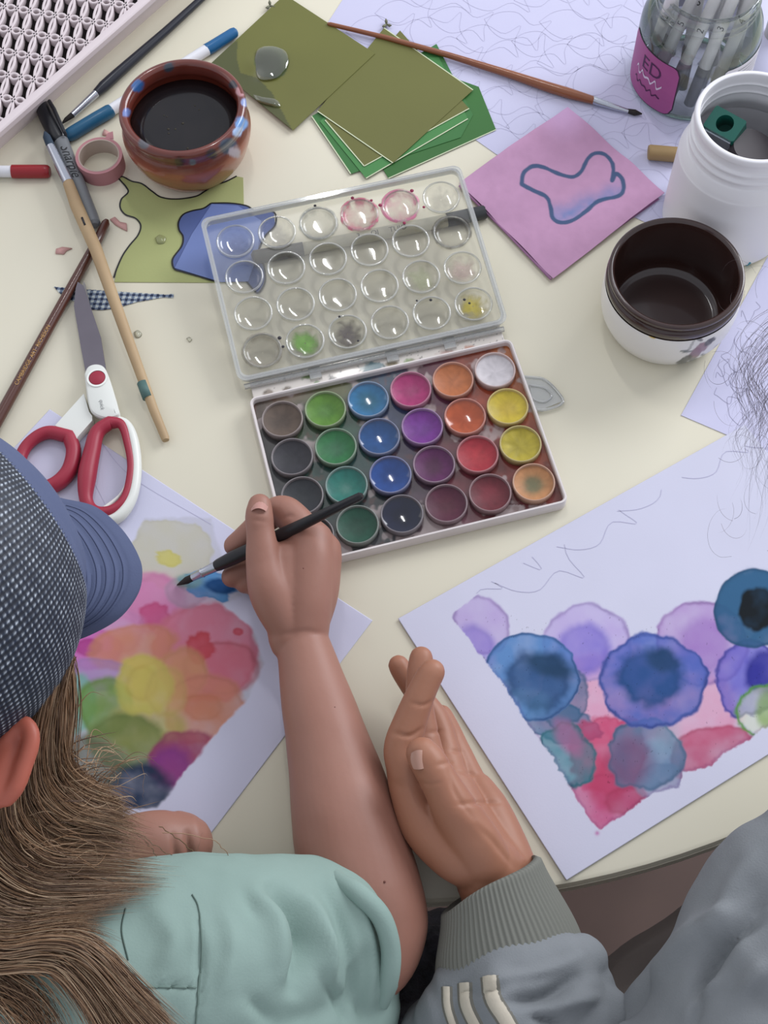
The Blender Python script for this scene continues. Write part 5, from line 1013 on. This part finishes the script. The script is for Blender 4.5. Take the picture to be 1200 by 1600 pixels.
# loose flyaway hairs
for q in range(260):
    i = rng.integers(0, 5); a = cat(GA[i], 26)[8:]; k0 = rng.integers(4, 12); x, y, z = a[k0]; dx, dy = rng.normal(45, 35), rng.normal(-18, 32)
    pts = cat([(x, y, z), (x+dx*.3, y+dy*.7+rng.normal(0, 6), z+.004), (x+dx*.7, y+dy+rng.normal(0, 9), z+.002), (x+dx+rng.normal(0, 10), y+dy*.8+rng.normal(0, 12), z-.006)], 26); allp.append(np.array([tuple(G(*p)) for p in pts]))
for pts in ([(255, 1300, .13), (320, 1308, .12), (350, 1328, .11), (357, 1352, .10), (345, 1372, .09), (328, 1385, .08)], [(250, 1290, .13), (290, 1320, .10), (320, 1350, .09), (330, 1385, .08)], [(215, 1300, .16), (255, 1330, .12), (300, 1345, .10), (318, 1300, .10)], [(100, 1165, .22), (150, 1150, .2), (190, 1175, .2), (228, 1190, .18)], [(150, 1190, .2), (190, 1188, .2), (222, 1195, .18), (224, 1250, .17)], [(210, 1300, .16), (240, 1330, .12), (262, 1385, .1)]):
    p_ = cat(pts, 26)
    for _ in range(1): allp.append(np.array([tuple(G(a+random.uniform(-2, 2), b+random.uniform(-2, 2), z_)) for a, b, z_ in p_]))
n_h = len(allp); V, F = strand_mesh(allp, rng.uniform(.00016, .00034, n_h)); K = haircol(n_h, 26, 3, HC, 5)
hr = quickobj('hair', V, F, m_hair, pl, K, 'long light brown hair hanging over the shoulder'); 
mass = [[(x-12*(i < 3), y, z-(.020 if i < 3 else .030), (.009 if i < 3 else .016 if i < 5 else .009)) for i, (x, y, z) in enumerate(g_)][:6] for g_ in GA[1:]]
mass += [[(x-6, y+6, z-.013, .007) for x, y, z in g_][:-1] for g_ in GB[:2]]
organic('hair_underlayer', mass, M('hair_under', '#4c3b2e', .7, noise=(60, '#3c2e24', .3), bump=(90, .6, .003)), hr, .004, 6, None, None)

# ------------------------------------------------------------------ the person in the grey sweatshirt (lower right)
m_skin2 = M('skin_warm', '#a17058', .5, sss=.06, noise=(22, '#98664f', .35), bump=(260, .25, .0004))
pr_ = thing('person', 'person in a grey sweatshirt at the right with one open hand on the table', 'person', (.22, -.02, -.30))
h2 = [
    [(800, 1470, .030, .022), (772, 1390, .034, .0215), (752, 1350, .042, .0210), (705, 1330, .050, .0165), (664, 1290, .052, .0145), (640, 1230, .053, .0130), (632, 1180, .055, .0125)],
    [(815, 1450, .022, .019), (800, 1380, .022, .0185), (788, 1330, .020, .0165), (765, 1270, .016, .0140), (748, 1235, .013, .0110)],
    [(780, 1370, .030, .020), (740, 1300, .030, .0165), (705, 1220, .026, .0125)], [(770, 1360, .036, .020), (715, 1300, .040, .0170), (676, 1215, .040, .0130)],
    [(640, 1215, .056, .0128), (630, 1172, .058, .0125), (640, 1130, .064, .0108), (655, 1090, .070, .0094), (669, 1060, .074, .0084), (675, 1050, .075, .0080)],
    [(674, 1215, .040, .0125), (664, 1165, .042, .0105), (656, 1110, .046, .0092), (655, 1060, .050, .0084), (658, 1028, .052, .0076)],
    [(704, 1222, .026, .0120), (694, 1172, .022, .0100), (680, 1124, .021, .0088), (650, 1082, .024, .0078), (630, 1052, .028, .0074), (623, 1040, .030, .0070)],
    [(742, 1238, .013, .0108), (725, 1198, .0105, .0092), (704, 1150, .0098, .0082), (690, 1118, .0095, .0070)],
    [(776, 1385, .036, .0150), (748, 1330, .054, .0170), (712, 1268, .070, .0140), (690, 1228, .076, .0118), (672, 1196, .080, .0112), (660, 1178, .081, .0104)],
]
F2 = [([(612, 1144), (640, 1150), (660, 1138)], -.0011, 3.5), ([(642, 1098), (662, 1102), (676, 1094)], -.0008, 3), ([(668, 1146), (690, 1142)], -.0009, 3), ([(682, 1196), (706, 1190)], -.0009, 3), ([(704, 1172), (722, 1176)], -.0009, 3), ([(716, 1204), (744, 1212)], -.0009, 3), ([(712, 1258), (745, 1254), (782, 1254)], -.0011, 3.5), ([(745, 1290), (775, 1320), (805, 1356)], -.0012, 5), ([(700, 1200), (712, 1240), (740, 1280)], -.0008, 4), ([(650, 1222), (672, 1226), (690, 1222)], -.0005, 3), ([(720, 1275), (760, 1300), (770, 1330)], .0012, 12)]
organic('body', h2, m_skin2, pr_, .0013, 5, F2, (.0007, 1.1), 'warm tanned skin', trunk_pts([(.34, -.06, .02, .11), (.34, -.08, -.20, .13)])+trunk_pts([(*G(800, 1450, .026), .021), (*G(840, 1600, .0), .03), (.30, -.02, -.01, .04), (.34, -.06, .0, .06)]))
nail((655, 1187), .0905, .0105, .0115, 8, pr_, m_nail2, 14, -6)
nail((600+84, 1042), .0795, .0062, .0065, -20, pr_, M('nail_rose', '#b8686a', .3), -30, 30)
# ribbed cuff
m_sw = M('sweat_grey', '#868a8d', .9, spec=.15, noise=(20, '#767a7d', .3), bump=(900, .5, .0005)); m_rib = M('rib_grey', '#75766f', .9, spec=.12, bump=(700, .3, .0004))
c0, c1 = G(766, 1380, .034), G(802, 1525, .024); ax = (c1-c0).normalized(); uu = ax.cross(Vector((0, 0, 1))).normalized(); vv = uu.cross(ax); V = []; nr_ = 30; nn_ = 74*6
for i in range(nr_+1):
    t = i/nr_; c = c0.lerp(c1, t); rx = .0335+.0125*sst(0, 1, t)+.002*math.sin(t*PI)+(-.003 if t < .03 else 0); ry = .0330+.008*t
    sk = -.006+.0 
    for j in range(nn_):
        a = 2*PI*j/nn_; rb = .00042*math.cos(74*a+.6*math.sin(t*5))*(1-.5*(t < .04)); tilt = .015*math.cos(a)*(1-t)
        V.append(c+uu*(rx+rb)*math.cos(a)+vv*(ry+rb)*math.sin(a)+ax*(tilt*.6+.0012*math.sin(3*a+1)))
V2 = [c0+ax*(.010)+uu*.028*math.cos(2*PI*j/nn_)+vv*.023*math.sin(2*PI*j/nn_) for j in range(nn_)]
F = [(i*nn_+j, i*nn_+(j+1) % nn_, (i+1)*nn_+(j+1) % nn_, (i+1)*nn_+j) for i in range(nr_) for j in range(nn_)]; b0 = len(V); V += V2; F += [(b0+j, b0+(j+1) % nn_, (j+1) % nn_, j) for j in range(nn_)]
cu = obj('cuff', (V, F), m_rib, pr_, True, 'ribbed grey cuff')
bm = bmesh.new(); bm.from_mesh(cu.data); bmesh.ops.recalc_face_normals(bm, faces=bm.faces); bm.to_mesh(cu.data); bm.free()
slv = [[(742, 1560, .030, .028), (800, 1535, .036, .034), (870, 1515, .040, .026), (908, 1500, .036, .016)], [(724, 1600, .025, .030), (800, 1580, .03, .046), (880, 1560, .036, .030), (915, 1545, .03, .018)], [(740, 1660, .0, .05), (830, 1630, .02, .05), (920, 1610, .03, .030)]]
FSV = [([(795, 1565), (850, 1556), (900, 1530)], -.010, 11), ([(850, 1580), (895, 1565), (930, 1560)], .006, 10), ([(830, 1590), (880, 1598)], -.006, 8), ([(760, 1530), (840, 1520), (905, 1496)], .003, 8), ([(700, 1550), (770, 1548), (790, 1540)], -.002, 6)]
organic('sweatshirt_sleeve', slv, m_sw, pr_, .0022, 5, FSV, (.0015, 1.3), 'bunched grey sleeve with three pale stripes')
m_str = M('stripe_cream', '#bcb4a4', .8, bump=(500, .4, .0004)); m_pip = M('stripe_edge', '#6c6a62', .8)
for x0, x1 in ((700, 698), (724, 716), (762, 752)):
    pass
slo = [o for o in C.objects if o.name.startswith('sweatshirt_sleeve')][0]
for pts, w_ in (([(698, 1542), (700, 1575), (712, 1612)], 13), ([(726, 1536), (729, 1572), (748, 1612)], 19), ([(765, 1526), (770, 1560), (788, 1590), (800, 1612)], 25)):
    s_ = draped(pts, w_+5, 'stripe_border', m_pip, slo, slo, .0008); draped(pts, w_, 'stripe', m_str, slo, slo, .0016)
# body of the sweatshirt at the right edge
tors = [[(1290, 1330, .12, .040), (1255, 1390, .11, .052), (1230, 1450, .10, .056), (1210, 1540, .09, .06), (1200, 1650, .08, .07)], [(1340, 1330, .12, .05), (1370, 1430, .08, .09), (1390, 1600, .04, .13)],
        [(1200, 1450, .09, .040), (1150, 1510, .07, .034), (1085, 1575, .05, .030), (1030, 1630, .03, .030), (980, 1690, .0, .04)], [(1220, 1500, .11, .05), (1150, 1580, .09, .040), (1130, 1660, .08, .06)]]
FT = [([(1190, 1432), (1140, 1460), (1110, 1500), (1085, 1560), (1075, 1600)], -.012, 13), ([(1160, 1420), (1100, 1450), (1040, 1510), (980, 1570)], .008, 16), ([(1130, 1530), (1085, 1560), (1070, 1600)], .008, 10), ([(1170, 1340), (1140, 1400), (1130, 1440)], .004, 14), ([(1200, 1400), (1160, 1430)], -.005, 9), ([(1200, 1500), (1150, 1560)], .005, 14)]
organic('sweatshirt', tors, m_sw, pr_, .0035, 7, FT, (.004, 1.0), 'grey sweatshirt body with soft folds')
m_pants = M('dark_trousers', '#6a625e', .9, noise=(12, '#746b66', .4), bump=(300, .3, .0006))
organic('trousers', [[(1220, 1440, -.10, .05), (1080, 1545, -.11, .048), (940, 1650, -.13, .050), (820, 1760, -.16, .06)], [(1280, 1540, -.08, .08), (1120, 1700, -.12, .08)]], m_pants, pr_, .005, 8, [([(1060, 1450), (980, 1520), (900, 1590)], .008, 14), ([(1040, 1490), (960, 1560)], -.008, 12)], (.004, .8), 'dark grey brown trousers below the table edge')
# dark lace cloth on the seat between them
m_lace = M('black_lace', '#15141a', .7, noise=(60, '#26242e', .12), bump=(70, 1.0, .006))
lc = organic('lace_cushion', [[(560, 1500, -.26, .05), (660, 1530, -.26, .05), (760, 1500, -.26, .05)], [(560, 1620, -.26, .06), (660, 1640, -.26, .06), (760, 1620, -.26, .06)]], m_lace, None, .004, 3, None, (.012, 3.5)); tag(lc, 'black patterned lace cloth in shadow below the table edge', 'cloth')
# right person's wispy dark hair
HR = [[(1330, 380, .34), (1230, 470, .33), (1170, 520, .32), (1150, 570, .31), (1170, 620, .30), (1145, 660, .29), (1160, 710, .28), (1130, 770, .27)], [(1340, 420, .34), (1250, 520, .33), (1210, 570, .32), (1180, 610, .31), (1200, 660, .30), (1175, 700, .29), (1190, 750, .28), (1170, 800, .27)],
      [(1350, 450, .34), (1290, 560, .33), (1240, 620, .32), (1225, 680, .31), (1215, 720, .30), (1205, 760, .29), (1200, 820, .28), (1190, 880, .27)]]
hp = interp_hair(HR, 110, 26, 13, .02, .3, 7, 9, .35)
r = np.random.default_rng(21)
for q in range(46):
    x, y = r.uniform(1120, 1235), r.uniform(440, 850); z = r.uniform(.26, .32); a = r.uniform(0, 6.3); R_ = r.uniform(12, 42); sg_ = r.choice([-1, 1]); pts = cat([(x+R_*math.cos(a+sg_*t_)*(1-.08*t_), y+R_*1.2*math.sin(a+sg_*t_), z) for t_ in np.linspace(0, r.uniform(1.2, 3.6), 7)], 26); hp.append(np.array([tuple(G(*p)) for p in pts]))
nh = len(hp); V, F = strand_mesh(hp, r.uniform(.00004, .00009, nh)); quickobj('hair', V, F, m_hair, pr_, haircol(nh, 26, 3, ['#4a4044', '#3a3236', '#6a5c60'], 3), 'thin dark curly hair hanging in from the right')
